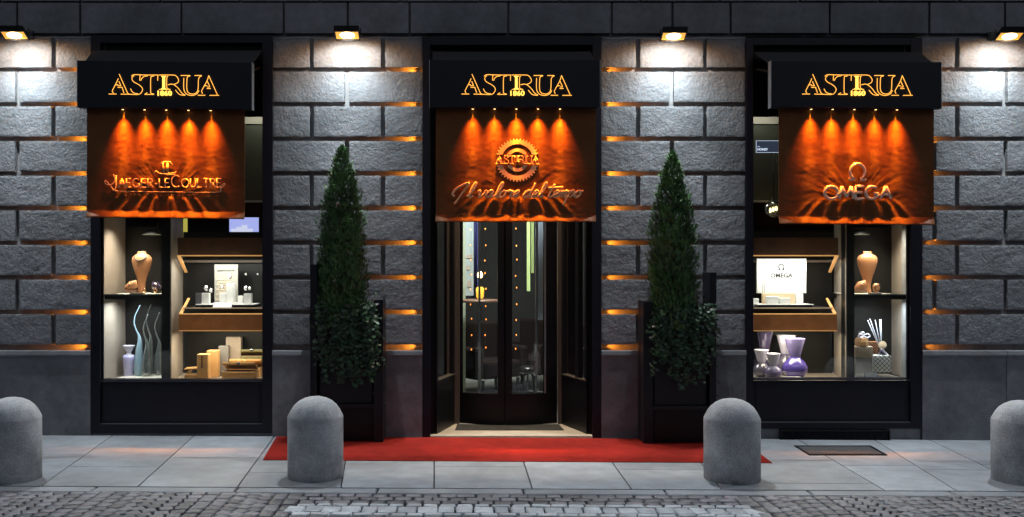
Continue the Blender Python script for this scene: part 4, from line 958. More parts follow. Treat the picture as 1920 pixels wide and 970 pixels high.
mb.build("bricks", mat("pale_brick", (.55, .47, .36), .6), r)
mb = MB(); put_text(mb, "JAEGER-LECOULTRE", ((a+b)/2, .456, zt-.07), .020, .0008, 0); mb.build("lettering", M['ink'], r)
def block_thing(px0, px1, ytop, Y, z0, label, dep=.06, mt='white', name="display_block", cat="display block"):
    a, b = P(px0, 0, Y).x, P(px1, 0, Y).x; mb = MB(); mb.box(a, b, Y, Y+dep, z0, P(0, ytop, Y).z); o = mb.build(name, M[mt], None, origin=((a+b)/2, Y, z0), bevel=.003); return tag(o, label, cat)
block_thing(378, 392, 550, .30, zw_+.001, "white block under the square watch beside the plaque")
block_thing(424, 438.5, 532, .33, zw_+.012, "tallest white block in front of the silver panel", .08)
block_thing(411, 423.5, 550, .33, zw_+.012, "middle white block under the brown strapped watch", .08)
block_thing(457, 471, 551, .30, zw_+.001, "white block under the watch at the frame end of the platform")
block_thing(446, 454, 555, .34, zw_+.001, "tiny white block between the tall block and the frame")
block_thing(366, 377, 550, .28, zw_+.001, "dark square plaque with a pale round emblem", .01, 'slate', "plaque", "plaque")
o = bpy.data.objects[[k.name for k in scn.objects if k.name.startswith("plaque")][-1]]
def watch(px, py, Y, size, label, strap='steel', tilt=0.2):
    c = P(px, py, Y); r = empty("wristwatch", c, label, "watch", "watches standing on the white blocks")
    mb = MB(); mb.lathe([(.001, -.006), (size, -.006), (size*1.04, 0), (size*.9, .006), (.001, .006)], (0, 0, 0), 20)
    mb.v = [(c.x+v[0], c.y-v[2]-.02, c.z+v[1]) for v in mb.v]; mb.build("case", M['steel'], r)
    mb = MB(); mb.lathe([(.001, .0065), (size*.8, .0068)], (0, 0, 0), 20); mb.v = [(c.x+v[0], c.y-v[2]-.02, c.z+v[1]) for v in mb.v]; mb.build("dial", M['white'], r)
    h = size*2.1; mb = MB()
    pts = [(c.x, c.y-.012+size*.95*(1-math.cos(t)), c.z+h*.62*math.sin(t)) for t in [i*math.pi/8 for i in range(17)]]
    vs = []
    for p in pts: vs += [(p[0]-size*.55, p[1], p[2]), (p[0]+size*.55, p[1], p[2])]
    mb.add(vs, [(2*i, 2*i+1, 2*i+3, 2*i+2) for i in range(16)]); mb.build("strap", M[strap], r, solid=.003)
watch(387, 541, .30, .020, "steel watch on the white block beside the round emblem plaque"); watch(396, 545, .36, .018, "open steel bangle watch leaning behind the first watch")
watch(431, 518, .34, .021, "rose strapped watch on top of the tallest white block", 'brown_strap'); watch(417, 538, .34, .017, "brown strapped watch on the middle white block", 'brown_strap')
watch(461, 541, .31, .018, "steel watch on the block nearest the frame"); watch(469, 541, .34, .016, "dark strapped watch leaning behind the block nearest the frame", 'bead')
watch(462, 514, .62, .014, "small watch shown high at the back of the case"); watch(484, 514, .62, .010, "tiny watch shown high at the back corner of the case", 'bead')
# tan boxes
def rbox(px0, px1, ytop, ybase, Y, mt, label, dep=.09, name="tan_box", cat="box", origin_z=None, bev=.008):
    a, b = P(px0, 0, Y).x, P(px1, 0, Y).x; z0 = zf+.001; mb = MB(); mb.box(a, b, Y, Y+dep, z0, P(0, ytop, Y).z)
    o = mb.build(name, M[mt], None, origin=((a+b)/2, Y, z0), bevel=bev); return tag(o, label, cat)
o = rbox(369, 390.5, 664.5, 713, .18, 'wood_box', "upright tan watch box with a hanging strap, nearest the glass", .10)
mb = MB(); q = P(379, 0, .18).x; mb.box(q-.006, q+.006, .172, .1795, P(0, 684, .18).z, P(0, 667, .18).z); mb.box(q-.008, q+.008, .170, .1795, P(0, 690, .18).z, P(0, 684, .18).z); mb.build("strap", M['brown_strap'], o)
rbox(387, 408, 657.5, 704, .36, 'wood_box', "upright tan watch box standing behind the strapped one", .10)
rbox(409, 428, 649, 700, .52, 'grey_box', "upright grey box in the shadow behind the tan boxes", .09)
rbox(423, 452, 632, 700, .60, 'taupe', "tall taupe box against the back of the window floor", .08)
def chest(px0, px1, ybase_top, ylid, Y, mt, label, dep=.17, openk=.5):
    a, b = P(px0, 0, Y).x, P(px1, 0, Y).x; z0 = zf+.001; zm = P(0, ybase_top, Y).z; zl = P(0, ylid, Y+.03).z
    r = empty("watch_box", ((a+b)/2, Y, z0), label, "box")
    mb = MB(); mb.box(a, b, Y, Y+dep, z0, zm); mb.build("base", M[mt], r, bevel=.006)
    mb = MB(); mb.box(a+.012, b-.012, Y+.012, Y+dep-.012, zm+.0005, zm+.004); mb.build("lining", M['wood_in'], r)
    hy = Y+dep; L_ = dep; an = math.atan2(zl-zm-.02, dep)
    mb = MB(); k = len(mb.v); mb.box(a, b, -L_, 0, .0, .03)
    for i in range(k, len(mb.v)):
        x, y, z = mb.v[i]; mb.v[i] = (x, hy+y*math.cos(an)+z*math.sin(an)*.2, zm+.004-y*math.sin(an)+z*math.cos(an))
    mb.build("lid", M[mt], r, bevel=.006)
    mb = MB(); fx = (a+b)/2; fy = hy-L_*math.cos(an); fz = zm+L_*math.sin(an); mb.box(fx-.014, fx+.014, fy-.006, fy, fz+.004, fz+.032); mb.build("clasp", M['steel'], r, bevel=.003)
    return r
chest(415.5, 478, 697.5, 680, .17, 'wood_box', "open tan watch case with a steel clasp, nearest the glass")
chest(429, 489, 690, 674, .40, 'wood_box', "second open tan watch case half hidden behind the front one", .15)
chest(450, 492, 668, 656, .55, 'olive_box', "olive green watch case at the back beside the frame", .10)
r = empty("small_box", pos(357, .2, zf), "small tan box with its lid propped open beside the upright strapped box", "box")
mb = MB(); mb.box(P(346, 0, .17).x, P(368, 0, .17).x, .17, .25, zf+.001, zf+.055); mb.build("base", M['wood_box'], r, bevel=.004)
mb = MB(); a, b = P(345, 0, .2).x, P(368, 0, .2).x; mb.prism([(a, .20, zf+.098), (b, .20, zf+.104), (b, .30, zf+.112), (a, .30, zf+.106)], (0, 0, .01)); mb.prism([(a+.02, .20, zf+.058), (a+.05, .20, zf+.058), (a+.08, .20, zf+.094), (a+.05, .20, zf+.094)][::-1], (0, .03, 0)); mb.build("lid", M['wood_box'], r)
# white board in the other window
a = P(1419.5, 485, .42); b = P(1512, 550, .42)
r = empty("display_board", ((a.x+b.x)/2, .42, zd), "large white board with a dark horseshoe letter over a five letter word", "display board")
mb = MB(); mb.box(a.x, b.x, .42, .45, b.z, a.z); mb.build("board", M['board'], r, bevel=.002)
mb = MB(); mb.box(P(1431, 0, .43).x, P(1506, 0, .43).x, .45, .48, zd+.03, b.z+.02); mb.box(P(1492, 0, .40).x, P(1506, 0, .40).x, .40, .45, zd+.03, b.z-.002); mb.build("foot", M['white'], r)
mb = MB()
for q in (1429.5, 1433): x = P(q, 0, .42).x; mb.box(x, x+.0035, .4185, .42, b.z, a.z)
mb.build("stripe", M['slate'], r)
mb = MB(); u = (D+.42)/F; cx = P(1465, 0, .42).x; put_text(mb, "OMEGA", (cx, .4185, P(0, 520.5, .42).z), .064, .001, .0017, sx=1.02); omega_symbol(mb, (cx, P(0, 500.5, .42).z), .027, .0072, .419, 5)
mb.build("lettering", M['ink'], r)
c = pos(1470, .3, zd); r = empty("low_platform", c, "low platform with a white top in front of the white board", "display stand")
mb = MB(); mb.box(P(1424, 0, .24).x, P(1524, 0, .24).x, .24, .50, zd+.001, zd+.022); mb.build("base", M['case_dark'], r, bevel=.003)
mb = MB(); mb.box(P(1420, 0, .24).x, P(1526, 0, .24).x, .235, .505, zd+.022, zd+.03); mb.build("top", M['white'], r, bevel=.002)
block_thing(1430, 1491, 550, .36, zd+.031, "long pale wooden block under the white board", .04, 'kraft')
block_thing(1438, 1460, 556, .30, zd+.031, "short white block with tiny dark marks in front of the board", .05)
block_thing(1462, 1482, 559, .30, zd+.031, "lower white block beside the short marked block", .05)
block_thing(1412, 1423, 560, .34, zd+.001, "white pillar block at the frame beside the low platform", .05)
# reed diffuser group
c = pos(1619, .36, zf+.010)
o = block_thing(1604, 1636, 670, .34, zf+.0105, "plain grey gift box under the cream lattice box", .14, 'grey_box', "gift_box", "gift box")
def lattice_box(px0, px1, yt, yb_, Y, dep, body, net, label, nx=6, nz=3):
    a, b = P(px0, yt, Y), P(px1, yb_, Y); r = empty("lattice_box", ((a.x+b.x)/2, Y, b.z), label, "gift box")
    mb = MB(); mb.box(a.x, b.x, Y, Y+dep, b.z, a.z); mb.build("box", M[body], r, bevel=.002)
    mb = MB(); w = b.x-a.x; h = a.z-b.z; st = w/nx; n = int(nx+h/st)+1
    for k in range(-n, n+1):
        for s in (1, -1):
            # a diagonal clipped to the face
            t0, t1 = 0.0, h; x0 = a.x+k*st if s > 0 else b.x-k*st
            pts = []
            for t in (0, h): pts.append((x0+s*t, t))
            (xa, ta), (xb, tb) = pts
            def clip(xa, ta, xb, tb):
                for lim, ge in ((a.x+.002, True), (b.x-.002, False)):
                    fa = (xa-lim) if ge else (lim-xa); fb = (xb-lim) if ge else (lim-xb)
                    if fa < 0 and fb < 0: return None
                    if fa < 0: q = fa/(fa-fb); xa, ta = xa+(xb-xa)*q, ta+(tb-ta)*q
                    elif fb < 0: q = fb/(fb-fa); xb, tb = xb+(xa-xb)*q, tb+(ta-tb)*q
                return xa, ta, xb, tb
            cl = clip(xa, ta, xb, tb)
            if cl: mb.tube([(cl[0], Y-.002, b.z+cl[1]), (cl[2], Y-.002, b.z+cl[3])], .0035 if nx < 6 else .0024, 4)
    mb.build("lattice", M[net], r); return r
lattice_box(1603, 1637, 650.5, 669.5, .33, .15, 'kraft', 'lattice_dark', "cream box with a dark lattice pattern on top of the grey box", 7)
lattice_box(1628, 1648, 641, 670, .50, .08, 'leather', 'lattice_dark', "brown lattice box standing behind the crystal bottle", 4)
lattice_box(1637, 1671, 667, 698.5, .33, .13, 'board', 'lattice_dark', "white and black diamond lattice box beside the grey box", 4)
c = P(1616, 650, .38); r = empty("perfume_bottle", c, "cut amber glass perfume bottle with a ribbon on the cream lattice box", "bottle")
mb = MB(); mb.lathe([(.055, 0), (.066, .015), (.07, .05), (.062, .085), (.03, .10), (.022, .115)], c, 9, smooth=False); mb.build("flacon", M['amber_glass'], r)
mb = MB(); mb.lathe([(.022, .115), (.03, .125), (.03, .15), (.02, .155)], c, 10); mb.build("stopper", M['silver'], r)
mb = MB()
for s in (-1, 1): mb.tube(smooth_pts([c+Vector((0, -.03, .108)), c+Vector((s*.035, -.05, .135)), c+Vector((s*.06, -.05, .11)), c+Vector((s*.03, -.05, .095)), c+Vector((0, -.03, .108))], 4), .008, 6)
mb.build("ribbon", M['white_glaze'], r)
c = P(1653, 667, .40); r = empty("reed_diffuser", c, "reed diffuser with grey sticks and a round paper flower on the diamond box", "diffuser")
mb = MB(); mb.lathe([(.03, 0), (.034, .01), (.03, .05), (.014, .06), (.014, .075)], c, 14); mb.build("bottle", M['dusk'], r)
for px_, py_ in ((1627, 601), (1631, 598), (1641, 600), (1649, 599), (1652, 599)):
    mb = MB(); mb.tube([c+Vector((0, 0, .03)), P(px_, py_, .42)], .0042, 5); mb.build("reed", M['stick'], r)
mb = MB(); fc = P(1654, 647, .36)
for k in range(3):
    mb.lathe([(.001, 0), (.040-.012*k, .004), (.042-.012*k, .010)], (0, 0, 0), 12); 
mb.v = [(fc.x+v[0], fc.y-v[2]-.004*(i//36), fc.z+v[1]) for i, v in enumerate(mb.v)]; mb.build("flower", M['flower'], r)
mb = MB(); mb.tube(smooth_pts([fc+Vector((0, .0, -.03)), fc+Vector((.02, -.0, -.07)), fc+Vector((.06, .0, -.11)), fc+Vector((.065, -.0, -.17))], 4), .009, 6); mb.build("ribbon", M['white_glaze'], r)
# hinge clips of the glass
# ------------------------------------------------------------------ inside the shop, seen through the revolving door
r = empty("light_column", (P(868, 0, 2.3).x, 2.3, .02), "pale green white lit column close behind the door leaf", "column")
mb = MB(); a, b = P(863, 0, 2.3).x, P(873, 0, 2.3).x; mb.box(a, b, 2.3, 2.4, .02, 3.8); mb.build("post", M['pale_post'], r)
mb = MB(); mb.box(b, P(888, 0, 2.3).x, 2.36, 2.4, P(0, 555, 2.3).z, 3.6); mb.build("lit_board", M['poster'], r)
mb = MB()
for px0, px1, y0, y1 in ((875, 886, 478, 484), (875, 881, 498, 506), (876, 884, 527, 538)): mb.box(P(px0, 0, 2.3).x, P(px1, 0, 2.3).x, 2.35, 2.36, P(0, y1, 2.3).z, P(0, y0, 2.3).z)
mb.build("print", M['taupe'], r)
def curtain(px0, px1, Y, z0, z1, mt, label):
    a, b = P(px0, 0, Y).x, P(px1, 0, Y).x; n = 40; vs = []
    for i in range(n+1):
        x = a+(b-a)*i/n; y = Y+.03*math.sin(i*1.1)
        vs += [(x, y, z0), (x, y, z1)]
    mb = MB(); mb.add(vs, [(2*i, 2*i+2, 2*i+3, 2*i+1) for i in range(n)], smooth=True); tag(mb.build("curtain", M[mt], None, origin=((a+b)/2, Y, z0), solid=.004), label, "curtain")
curtain(885, 896, 2.6, P(0, 560, 2.6).z, 4.0, 'blue_curtain', "narrow blue curtain beside the lit column inside")
curtain(1004, 1018, 2.2, P(0, 600, 2.2).z, 4.0, 'grey_curtain', "pale grey sheer curtain inside behind the door edge")
for px0, px1, y0, y1, Y, lb in ((988, 994, 330, 546, 2.8, "wider lime green lit strip hanging inside behind the glass"), (996, 1001, 330, 512, 3.0, "narrow lime green lit strip hanging inside beside the grey curtain"), (1062, 1070, 350, 456, 2.2, "short lime green lit panel seen through the angled side screen")):
    mb = MB(); mb.box(P(px0, 0, Y).x, P(px1, 0, Y).x, Y, Y+.03, P(0, y1, Y).z, P(0, y0, Y).z); tag(mb.build("light_panel", M['lime_strip'], None, origin=(P(px0, 0, Y).x, Y, P(0, y1, Y).z)), lb, "light panel")
for q, Y, lb in ((883, 1.9, "string of amber fairy lights nearest the blue curtain"), (910.5, 1.9, "string of amber fairy lights in the middle of the leaf glass"), (968, 1.9, "string of amber fairy lights behind the other door leaf")):
    r = empty("fairy_lights", (P(q, 0, Y).x, Y, 3.9), lb, "fairy lights", "strings of fairy lights hanging inside the entrance")
    mb = MB(); mb.tube([(P(q, 0, Y).x, Y, P(0, 660, Y).z), (P(q, 0, Y).x, Y, 4.0)], .002, 4); mb.build("wire", M['bead'], r)
    for k in range(11):
        y = 655-28*k+random.uniform(-3.5, 3.5); c = P(q+random.uniform(-1.4, 1.4), y, Y-.01)
        mb = MB(); mb.lathe([(.0005, -.012), (.0055, -.004), (.006, .003), (.0005, .011)], c, 8); mb.build("bulb", M['fairy'], r)
c = P(900, 545, 2.0); r = empty("table_lamp", (c.x, 2.0, c.z-.5), "small table lamp with a glowing bulb and amber glass base inside the door", "lamp")
mb = MB(); q = P(900, 515, 2.0); mb.lathe([(.001, -.05), (.03, -.03), (.034, .0), (.02, .03), (.001, .045)], q, 14); mb.build("bulb", M['bulb'], r)
mb = MB(); mb.lathe([(.03, 0), (.045, .02), (.05, .12), (.03, .14)], P(900, 560, 2.0), 12); mb.build("glass_base", mat("amber_lit_glass", (.7, .35, .05), .2, emit=(1, .5, .05, 1.2)), r)
mb = MB(); mb.tube([P(900, 540, 2.0), P(900, 523, 2.0)], .008); mb.build("stem", M['dark_metal'], r)
c = P(899, 562, 2.0); r = empty("side_table", (c.x, 2.0, .02), "dark side table carrying the glowing lamp inside", "table")
mb = MB(); mb.lathe([(.24, 0), (.25, .015), (.24, .03)], c-Vector((0, 0, .03)), 24); mb.build("table_top", M['terra_dark'], r); mb = MB(); mb.tube([(c.x, 2.0, .03), (c.x, 2.0, c.z-.03)], .02); mb.lathe([(.16, .0), (.16, .015), (.03, .03)], (c.x, 2.0, .016), 20); mb.build("leg", M['dark_metal'], r)
def armchair(x, y, rot, label, mt='armchair'):
    r = empty("armchair", (x, y, .016), label, "armchair"); o = Vector((x, y, .016))
    def b_(nm, x0, x1, y0, y1, z0, z1, m_, bev=.04):
        mb = MB(); mb.box(x0, x1, y0, y1, z0, z1); mb.v = [(o.x+v[0], o.y+v[1], o.z+v[2]) for v in mb.v]; mb.build(nm, M[m_], r, bevel=bev)
    b_("seat", -.30, .30, -.30, .25, .22, .44, mt); b_("backrest", -.34, .34, .25, .38, .22, .92, mt)
    for s in (-1, 1): b_("armrest", s*.36-.06, s*.36+.06, -.30, .24, .22, .62, mt)
    for sx in (-1, 1):
        for sy in (-1, 1): b_("leg", sx*.28-.015, sx*.28+.015, sy*.24-.015, sy*.24+.015, 0, .21, 'dark_metal', .002)
    r.rotation_euler.z = rot; return r
armchair(P(918, 0, 2.9).x, 2.9, R(35), "brown velvet armchair behind the lamp table")
armchair(P(990, 0, 3.4).x, 3.4, R(-40), "dark velvet armchair far inside behind the lime strips")
armchair(P(826, 0, 2.3).x-.1, 2.3, R(80), "brown velvet armchair by the angled screen nearest the tan box window")
c = P(990, 690, 1.9); r = empty("stool", (c.x, 1.9, .02), "small black round stool on the pale floor behind the glass", "stool")
mb = MB(); mb.lathe([(.10, 0), (.12, .02), (.12, .06), (.09, .08)], (c.x, 1.9, .40), 18); mb.build("seat", M['bead'], r)
for k in range(3):
    a = R(90+120*k); mb = MB(); mb.tube([(c.x+.05*math.cos(a), 1.9+.05*math.sin(a), .40), (c.x+.13*math.cos(a), 1.9+.13*math.sin(a), .018)], .010); mb.build("leg", M['bead'], r)
c = P(1072, 556, 1.7); mb = MB()
for k in range(5): mb.box(c.x-.06, c.x+.06, 1.7, 1.72, c.z-.06+k*.025, c.z-.045+k*.025)
tag(mb.build("striped_cushion", M['red_cloth'], None, origin=c), "small red and white striped cloth seen through the angled screen", "cloth")
mb = MB(); mb.lathe([(.04, 0), (.07, .02), (.08, .05), (.05, .07)], P(1072, 603, 1.6), 14); mb.build("bowl", M['goldish'], None, origin=P(1072, 603, 1.6)); o = scn.objects[-1]; tag(o, "small gold bowl on a stand behind the angled screen", "bowl")
mb = MB(); q = P(1072, 603, 1.6); mb.tube([(q.x, q.y, .02), (q.x, q.y, q.z)], .03, 12); mb.lathe([(.15, 0), (.15, .02)], (q.x, q.y, q.z-.02), 20); tag(mb.build("pedestal", M['terra_dark'], None, origin=(q.x, q.y, .02)), "slim dark pedestal under the gold bowl", "pedestal")
lamp("shop_light", 'AREA', (-.1, 2.0, 4.2), 110, (1, .94, .82), None, sx=1.2, sy=2.0)
lamp("added_shop_wash", 'AREA', (0, 1.0, 3.9), 90, (.95, .97, 1), (.1, 2.8, 1.2), sx=1.0, sy=.2, spread=120)  # unseen area light, added to brighten the interior from the front
lamp("vestibule_light", 'AREA', (0, .34, 3.9), 30, (1, .84, .62), None, sx=.5, sy=.15, spread=90)
lamp("lamp_glow", 'POINT', P(900, 515, 1.93), 2.0, (1, .5, .15), size=.03)
# ------------------------------------------------------------------ bollards
BP = [(.222, -.04), (.222, .478), (.220, .486), (.211, .504), (.193, .540), (.168, .575), (.132, .606), (.088, .628), (.044, .639), (.001, .641)]
first = None
for pxx, pyb, lb in ((21, 897.5, "granite bollard nearest the tan box window, cut by the edge of the frame"), (591.5, 893, "granite bollard beside the end of the carpet near the tan box window"), (1372.5, 897, "granite bollard beside the end of the carpet near the violet vase window"), (1917, 901, "granite bollard past the drain grate, cut by the edge of the frame")):
    c = G(pxx, pyb); c.z = gz(c.x)
    if first is None:
        mb = MB(); mb.lathe(BP, c, 48)
        first = mb.build("bollard", M['concrete'], None, origin=c); o = first
    else:
        o = link(first.copy()); o.location = c; o.rotation_euler.z = random.uniform(0, 6)
    tag(o, lb, "bollard", "granite bollards along the kerb")
# ------------------------------------------------------------------ carpet
n = 60; mb = MB(); fl_, fr__ = G(493, 863.5), G(1448, 869); bl_, br__ = G(517, 821), G(1390, 825.5); bl_.y = br__.y = -.055
vs = []
def cr(u, v):
    f_ = fl_.lerp(fr__, u); b_ = bl_.lerp(br__, u); p = f_.lerp(b_, v)
    return p+Vector((.004*noise.noise(Vector((v*6, u*2, 1))), .006*noise.noise(Vector((u*9, 0, 3)))*(1-v), 0))
for j in range(13):
    for i in range(n+1):
        u, v = i/n, j/12; p = cr(u, v); e = min(u, 1-u)*n; k = 1 if (0 < i < n and 0 < j < 12) else 0
        vs.append((p.x, p.y, gz(p.x)+.006+.008*k+.006*k*noise.noise(Vector((p.x*3.1, p.y*5, 0)))))
mb.add(vs, [(j*(n+1)+i, j*(n+1)+i+1, (j+1)*(n+1)+i+1, (j+1)*(n+1)+i) for j in range(12) for i in range(n)], smooth=True)
b0 = len(mb.v); ring = [i for i in range(n+1)]+[j*(n+1)+n for j in range(1, 13)]+[12*(n+1)+i for i in range(n-1, -1, -1)]+[j*(n+1) for j in range(11, 0, -1)]
low = [(vs[i][0], vs[i][1], vs[i][2]-.0075) for i in ring]; top = [vs[i] for i in ring]; m_ = len(ring)
mb.add(top+low, [(i, m_+i, m_+(i+1) % m_, (i+1) % m_) for i in range(m_)])
tag(mb.build("red_carpet", M['carpet'], None, origin=G(960, 845)), "long red carpet laid on the paving in front of the revolving door", "carpet")
# ------------------------------------------------------------------ drain grate and vent
q = [G(1517, 854.5), G(1664, 854.5), G(1633, 837), G(1489, 837)]
r = empty("drain_grate", sum(q, Vector())/4, "dark slotted drain grate in the paving under the violet vase window", "grate")
mb = MB(); up = Vector((0, 0, .0075)); q = [p+Vector((0, 0, .001)) for p in q]
def bil(u, v): return q[0].lerp(q[1], u).lerp(q[3].lerp(q[2], u), v)
for u0, u1, v0, v1 in ((0, 1, 0, .08), (0, 1, .92, 1), (0, .03, .08, .92), (.97, 1, .08, .92)): mb.prism([bil(u0, v0), bil(u1, v0), bil(u1, v1), bil(u0, v1)], up)
mb.build("frame", M['dark_metal'], r)
mb = MB()
for k in range(26):
    u = .035+.93*k/26; mb.prism([bil(u, .1), bil(u+.018, .1), bil(u+.018, .9), bil(u, .9)], up)
mb.build("bars", mat("worn_iron", (.20, .20, .21), .45, metal=.4), r)
mb = MB(); mb.prism([bil(.0, .0), bil(1, .0), bil(1, 1), bil(0, 1)], (0, 0, .003)); mb.build("pit", M['case_dark'], r)
r = empty("vent_grille", (xw(1562), -.03, -.03), "low black slatted vent grille under the violet vase window", "vent")
mb = MB(); x0, x1 = xw(1460), xw(1664); z0, z1 = -.05, zw(805); mb.box(x0, x1, -.06, -.009, z0, z0+.012); mb.box(x0, x1, -.06, -.009, z1-.012, z1); mb.box(x0, x0+.012, -.06, -.009, z0+.012, z1-.012); mb.box(x1-.012, x1, -.06, -.009, z0+.012, z1-.012); mb.box(x0+.012, x1-.012, -.02, -.009, z0+.012, z1-.012); mb.build("frame", M['black'], r)
mb = MB()
for k in range(60): x = x0+.014+(x1-x0-.03)*k/60; mb.box(x, x+.008, -.052, -.021, z0+.012, z1-.012)
mb.build("slats", M['black'], r)
# ------------------------------------------------------------------ planters, cypresses and ivy
def planter(c, hs, label):
    """hs = heights of the corner posts at the left and right side"""
    r = empty("planter", c, label, "planter", "tall black planters flanking the revolving door")
    X = lambda v: c.x+v
    mb = MB(); w = .27; y0, y1 = -.33, -.07; z0 = c.z
    mb.box(X(-w), X(w), y0+.02, y1, z0+.02, z0+.33); mb.box(X(-w+.02), X(w-.02), y0+.01, y0+.02, z0+.05, z0+.30); mb.build("base_box", M['black'], r, bevel=.003)
    mb = MB(); mb.box(X(-w), X(w), y0-.005, y1, z0+.33, z0+.37); mb.build("ledge", M['planter'], r, bevel=.003)
    mb = MB(); mb.box(X(-w+.02), X(w-.02), y0+.03, y1, z0+.37, z0+1.22); tb = mb.build("trough", M['planter'], r, bevel=.004)
    mb = MB(); mb.box(X(-w+.05), X(w-.05), y0+.05, y1-.02, z0+1.2201, z0+1.235); mb.build("soil", M['soil'], tb)
    for s, h in zip((-1, 1), hs):
        wd = .032 if h > 1.5 else .045
        mb = MB(); xa = X(s*(w+wd)); mb.box(xa-wd, xa+wd, y0-.01, y1, z0+.0, z0+h); mb.build("post", M['planter'], r, bevel=.003)
    return r
def cypress(c, h, seed, label):
    """c = base of the crown; h = its height"""
    rnd = random.Random(seed); r = empty("cypress_tree", c, label, "tree", "clipped cypress trees beside the door")
    mb = MB(); mb.tube([c+Vector((0, 0, -.02)), c+Vector((.01, 0, h*.5)), c+Vector((0, 0, h*.93))], [.03, .02, .004], 8)
    for k in range(70):
        t = rnd.uniform(.05, .85); a = rnd.uniform(0, 6.28); l = .19*(1-t)+.03; p = c+Vector((0, 0, h*t)); mb.tube([p, p+Vector((l*math.cos(a), l*.75*math.sin(a), l*.9))], [.005, .002], 4, cap=False)
    mb.build("trunk", M['bark'], r)
    def rad(t):
        return .228*max(0, 1-t**3)**.8+.004
    mb = MB(); N_ = 9000
    lump = lambda a, t: 1+.24*noise.noise(Vector((math.cos(a)*1.6+seed, math.sin(a)*1.6, t*7)))+.15*noise.noise(Vector((math.cos(a)*4, math.sin(a)*4+seed, t*20)))
    for k in range(N_):
        t = 1-rnd.random()**.62 if rnd.random() < .75 else rnd.random()
        a = rnd.uniform(0, 2*math.pi); rr = rad(t)*lump(a, t)*(rnd.uniform(.62, 1.0) if rnd.random() < .9 else rnd.uniform(1.0, 1.10))
        base = c+Vector((rr*math.cos(a), rr*.78*math.sin(a), h*t+rnd.uniform(-.02, .02)))
        out = Vector((math.cos(a), math.sin(a)*.8, 0)); up = (Vector((0, 0, 1))+out*rnd.uniform(.15, .75)+Vector((rnd.uniform(-.3, .3), rnd.uniform(-.3, .3), 0))).normalized()
        side = up.cross(Vector((math.cos(a+rnd.uniform(-1.4, 1.4)), math.sin(a), .1))).normalized()
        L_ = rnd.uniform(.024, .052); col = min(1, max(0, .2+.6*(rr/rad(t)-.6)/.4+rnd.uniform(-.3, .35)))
        # a flat scaly spray: stem with leaflets in two rows
        vs = []; fs = []
        vs += [base-side*.002, base+side*.002, base+up*L_+side*.001, base+up*L_-side*.001]; fs.append((0, 1, 2, 3))
        for q in range(5):
            p = base+up*L_*(.12+.19*q); w_ = L_*(.30-.035*q)
            for s in (-1, 1):
                e = p+side*s*w_+up*w_*.9; i0 = len(vs); nrm = up.cross(side)*rnd.uniform(-.004, .004)
                vs += [p, p+side*s*w_*.55+up*w_*.18+nrm, e, p+side*s*w_*.35+up*w_*.75]; fs.append((i0, i0+1, i0+2, i0+3))
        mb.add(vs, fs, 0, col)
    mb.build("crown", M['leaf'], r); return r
def leafquad(rnd, mb, p, nrm, s, col, droop=.6):
    nrm = nrm.normalized(); down = (Vector((rnd.uniform(-.6, .6), rnd.uniform(-.3, .3), -droop))); down = (down-nrm*down.dot(nrm)).normalized(); sd = down.cross(nrm)
    pts = [(0, 0, 0), (-.55, .1, .05), (-.5, .55, .0), (-.12, .62, .06), (0, 1.1, -.12), (.12, .62, .06), (.5, .55, 0), (.55, .1, .05)]
    vs = [p+sd*a*s+down*b*s+nrm*d*s for a, b, d in pts]; mb.add(vs, [(0, 1, 2, 3), (0, 3, 4, 5), (0, 5, 6, 7)], 0, col)
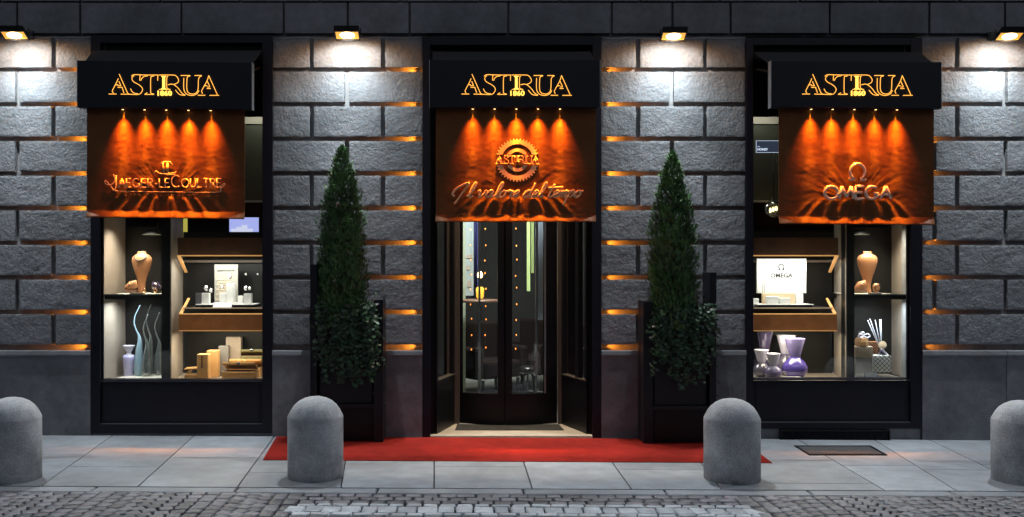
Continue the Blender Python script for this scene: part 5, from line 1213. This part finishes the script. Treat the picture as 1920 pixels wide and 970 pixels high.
def ivy(c, seed, s_out, label):
    """c = ground point under the planter; ivy spills over its front and outer side"""
    rnd = random.Random(seed); r = empty("ivy_plant", c+Vector((0, 0, 1.23)), label, "ivy", "ivy spilling down the fronts of the planters")
    mb = MB(); st = MB(); y0 = -.33
    for k in range(46):                                   # hanging stems
        x = rnd.uniform(-.27, .27) if k < 40 else s_out*rnd.uniform(.22, .30); ztop = 1.22+rnd.uniform(0, .12); ln = rnd.uniform(.35, .82) if abs(x) < .2 else rnd.uniform(.2, .8)
        px_, pz = x, ztop; y = y0+.02-rnd.uniform(0, .05); pts = [Vector((c.x+x*.8, y+.14, c.z+ztop-.05))]
        steps = int(ln/.03)
        for q in range(steps):
            px_ += rnd.uniform(-.016, .016); pz -= .03*(1 if q > 2 else .1); yy = y-.02-.04*math.sin(min(1, q/6)*1.57)+rnd.uniform(-.012, .012)
            pp = Vector((c.x+px_, yy, c.z+pz)); pts.append(pp)
            for _ in range(2 if rnd.random() < .75 else 1):
                o_ = Vector((rnd.uniform(-.035, .035), rnd.uniform(-.03, .012), rnd.uniform(-.02, .02)))
                leafquad(rnd, mb, pp+o_, Vector((rnd.uniform(-.7, .7), -1, rnd.uniform(-.1, .9))), rnd.uniform(.022, .046), min(1, max(0, rnd.gauss(.42, .28))))
        st.tube(pts, .0022, 4, cap=False)
    for k in range(640):                                  # bushy shoulder around the foot of the crown
        a = rnd.uniform(-math.pi, 0) if rnd.random() < .8 else rnd.uniform(0, math.pi); rr = rnd.uniform(.17, .285)+(.05*max(0, math.cos(a)*s_out) if rnd.random() < .7 else 0); z = 1.17+rnd.gauss(.03, .09)
        p = Vector((c.x+rr*math.cos(a)+s_out*.02, -.2+rr*.68*math.sin(a), c.z+z)); leafquad(rnd, mb, p, Vector((math.cos(a)+rnd.uniform(-.5, .5), math.sin(a)-.3, rnd.uniform(0, 1))), rnd.uniform(.022, .042), min(1, max(0, rnd.gauss(.45, .28))))
    for k in range(7):                                    # stray runners
        z = rnd.uniform(.5, 1.25); pts = [Vector((c.x+s_out*.25, -.30, c.z+z))]
        for q in range(6): pts.append(pts[-1]+Vector((s_out*rnd.uniform(.008, .03), rnd.uniform(-.02, .01), -rnd.uniform(.0, .03)))); leafquad(rnd, mb, pts[-1], Vector((0, -1, .3)), rnd.uniform(.018, .03), rnd.uniform(.3, .9))
        st.tube(pts, .002, 4, cap=False)
    st.build("stem", M['bark'], r); mb.build("leaves", M['ivy'], r)
cl = Vector((P(651, 490, -.2).x, -.2, 0)); cl.z = gz(cl.x)
cr_ = Vector((P(1271, 490, -.2).x, -.2, 0)); cr_.z = gz(cr_.x)
planter(cl, (1.70, 1.36), "tall black planter beside the pier of the tan box window"); planter(cr_, (1.36, 1.64), "tall black planter beside the pier of the violet vase window")
kx_ = P(642, 490, -.2).x; zc = cl.z+1.1
cypress(Vector((kx_, -.24, zc)), P(642, 279, -.2).z-zc, 3, "slim clipped cypress in the planter between the tan box window and the door")
kx_ = P(1259, 490, -.2).x; zc = cr_.z+1.1
cypress(Vector((kx_, -.24, zc)), P(1259, 290, -.2).z-zc, 11, "slim clipped cypress in the planter between the door and the violet vase window")
ivy(cl, 5, 1, "dark ivy hanging over the planter nearer the tan boxes"); ivy(cr_, 8, 1, "dark ivy hanging over the planter nearer the violet vases")
# thin cables clipped along the joint under the band course
for a, b, py, lb in ((40, 172, 70, "thin grey cable clipped along the joint beside the first flood lamp"), (512, 792, 71, "thin grey cable clipped along the joint over the pier of the first cypress"), (1128, 1396, 72, "thin grey cable clipped along the joint over the pier of the second cypress")):
    mb = MB(); n = 14; mb.tube([P(a+(b-a)*i/n, py+.9*math.sin(i*1.7), -.012) for i in range(n+1)], .0035, 5)
    tag(mb.build("cable", M['silver'], None, origin=P((a+b)/2, py, -.012)), lb, "cable")
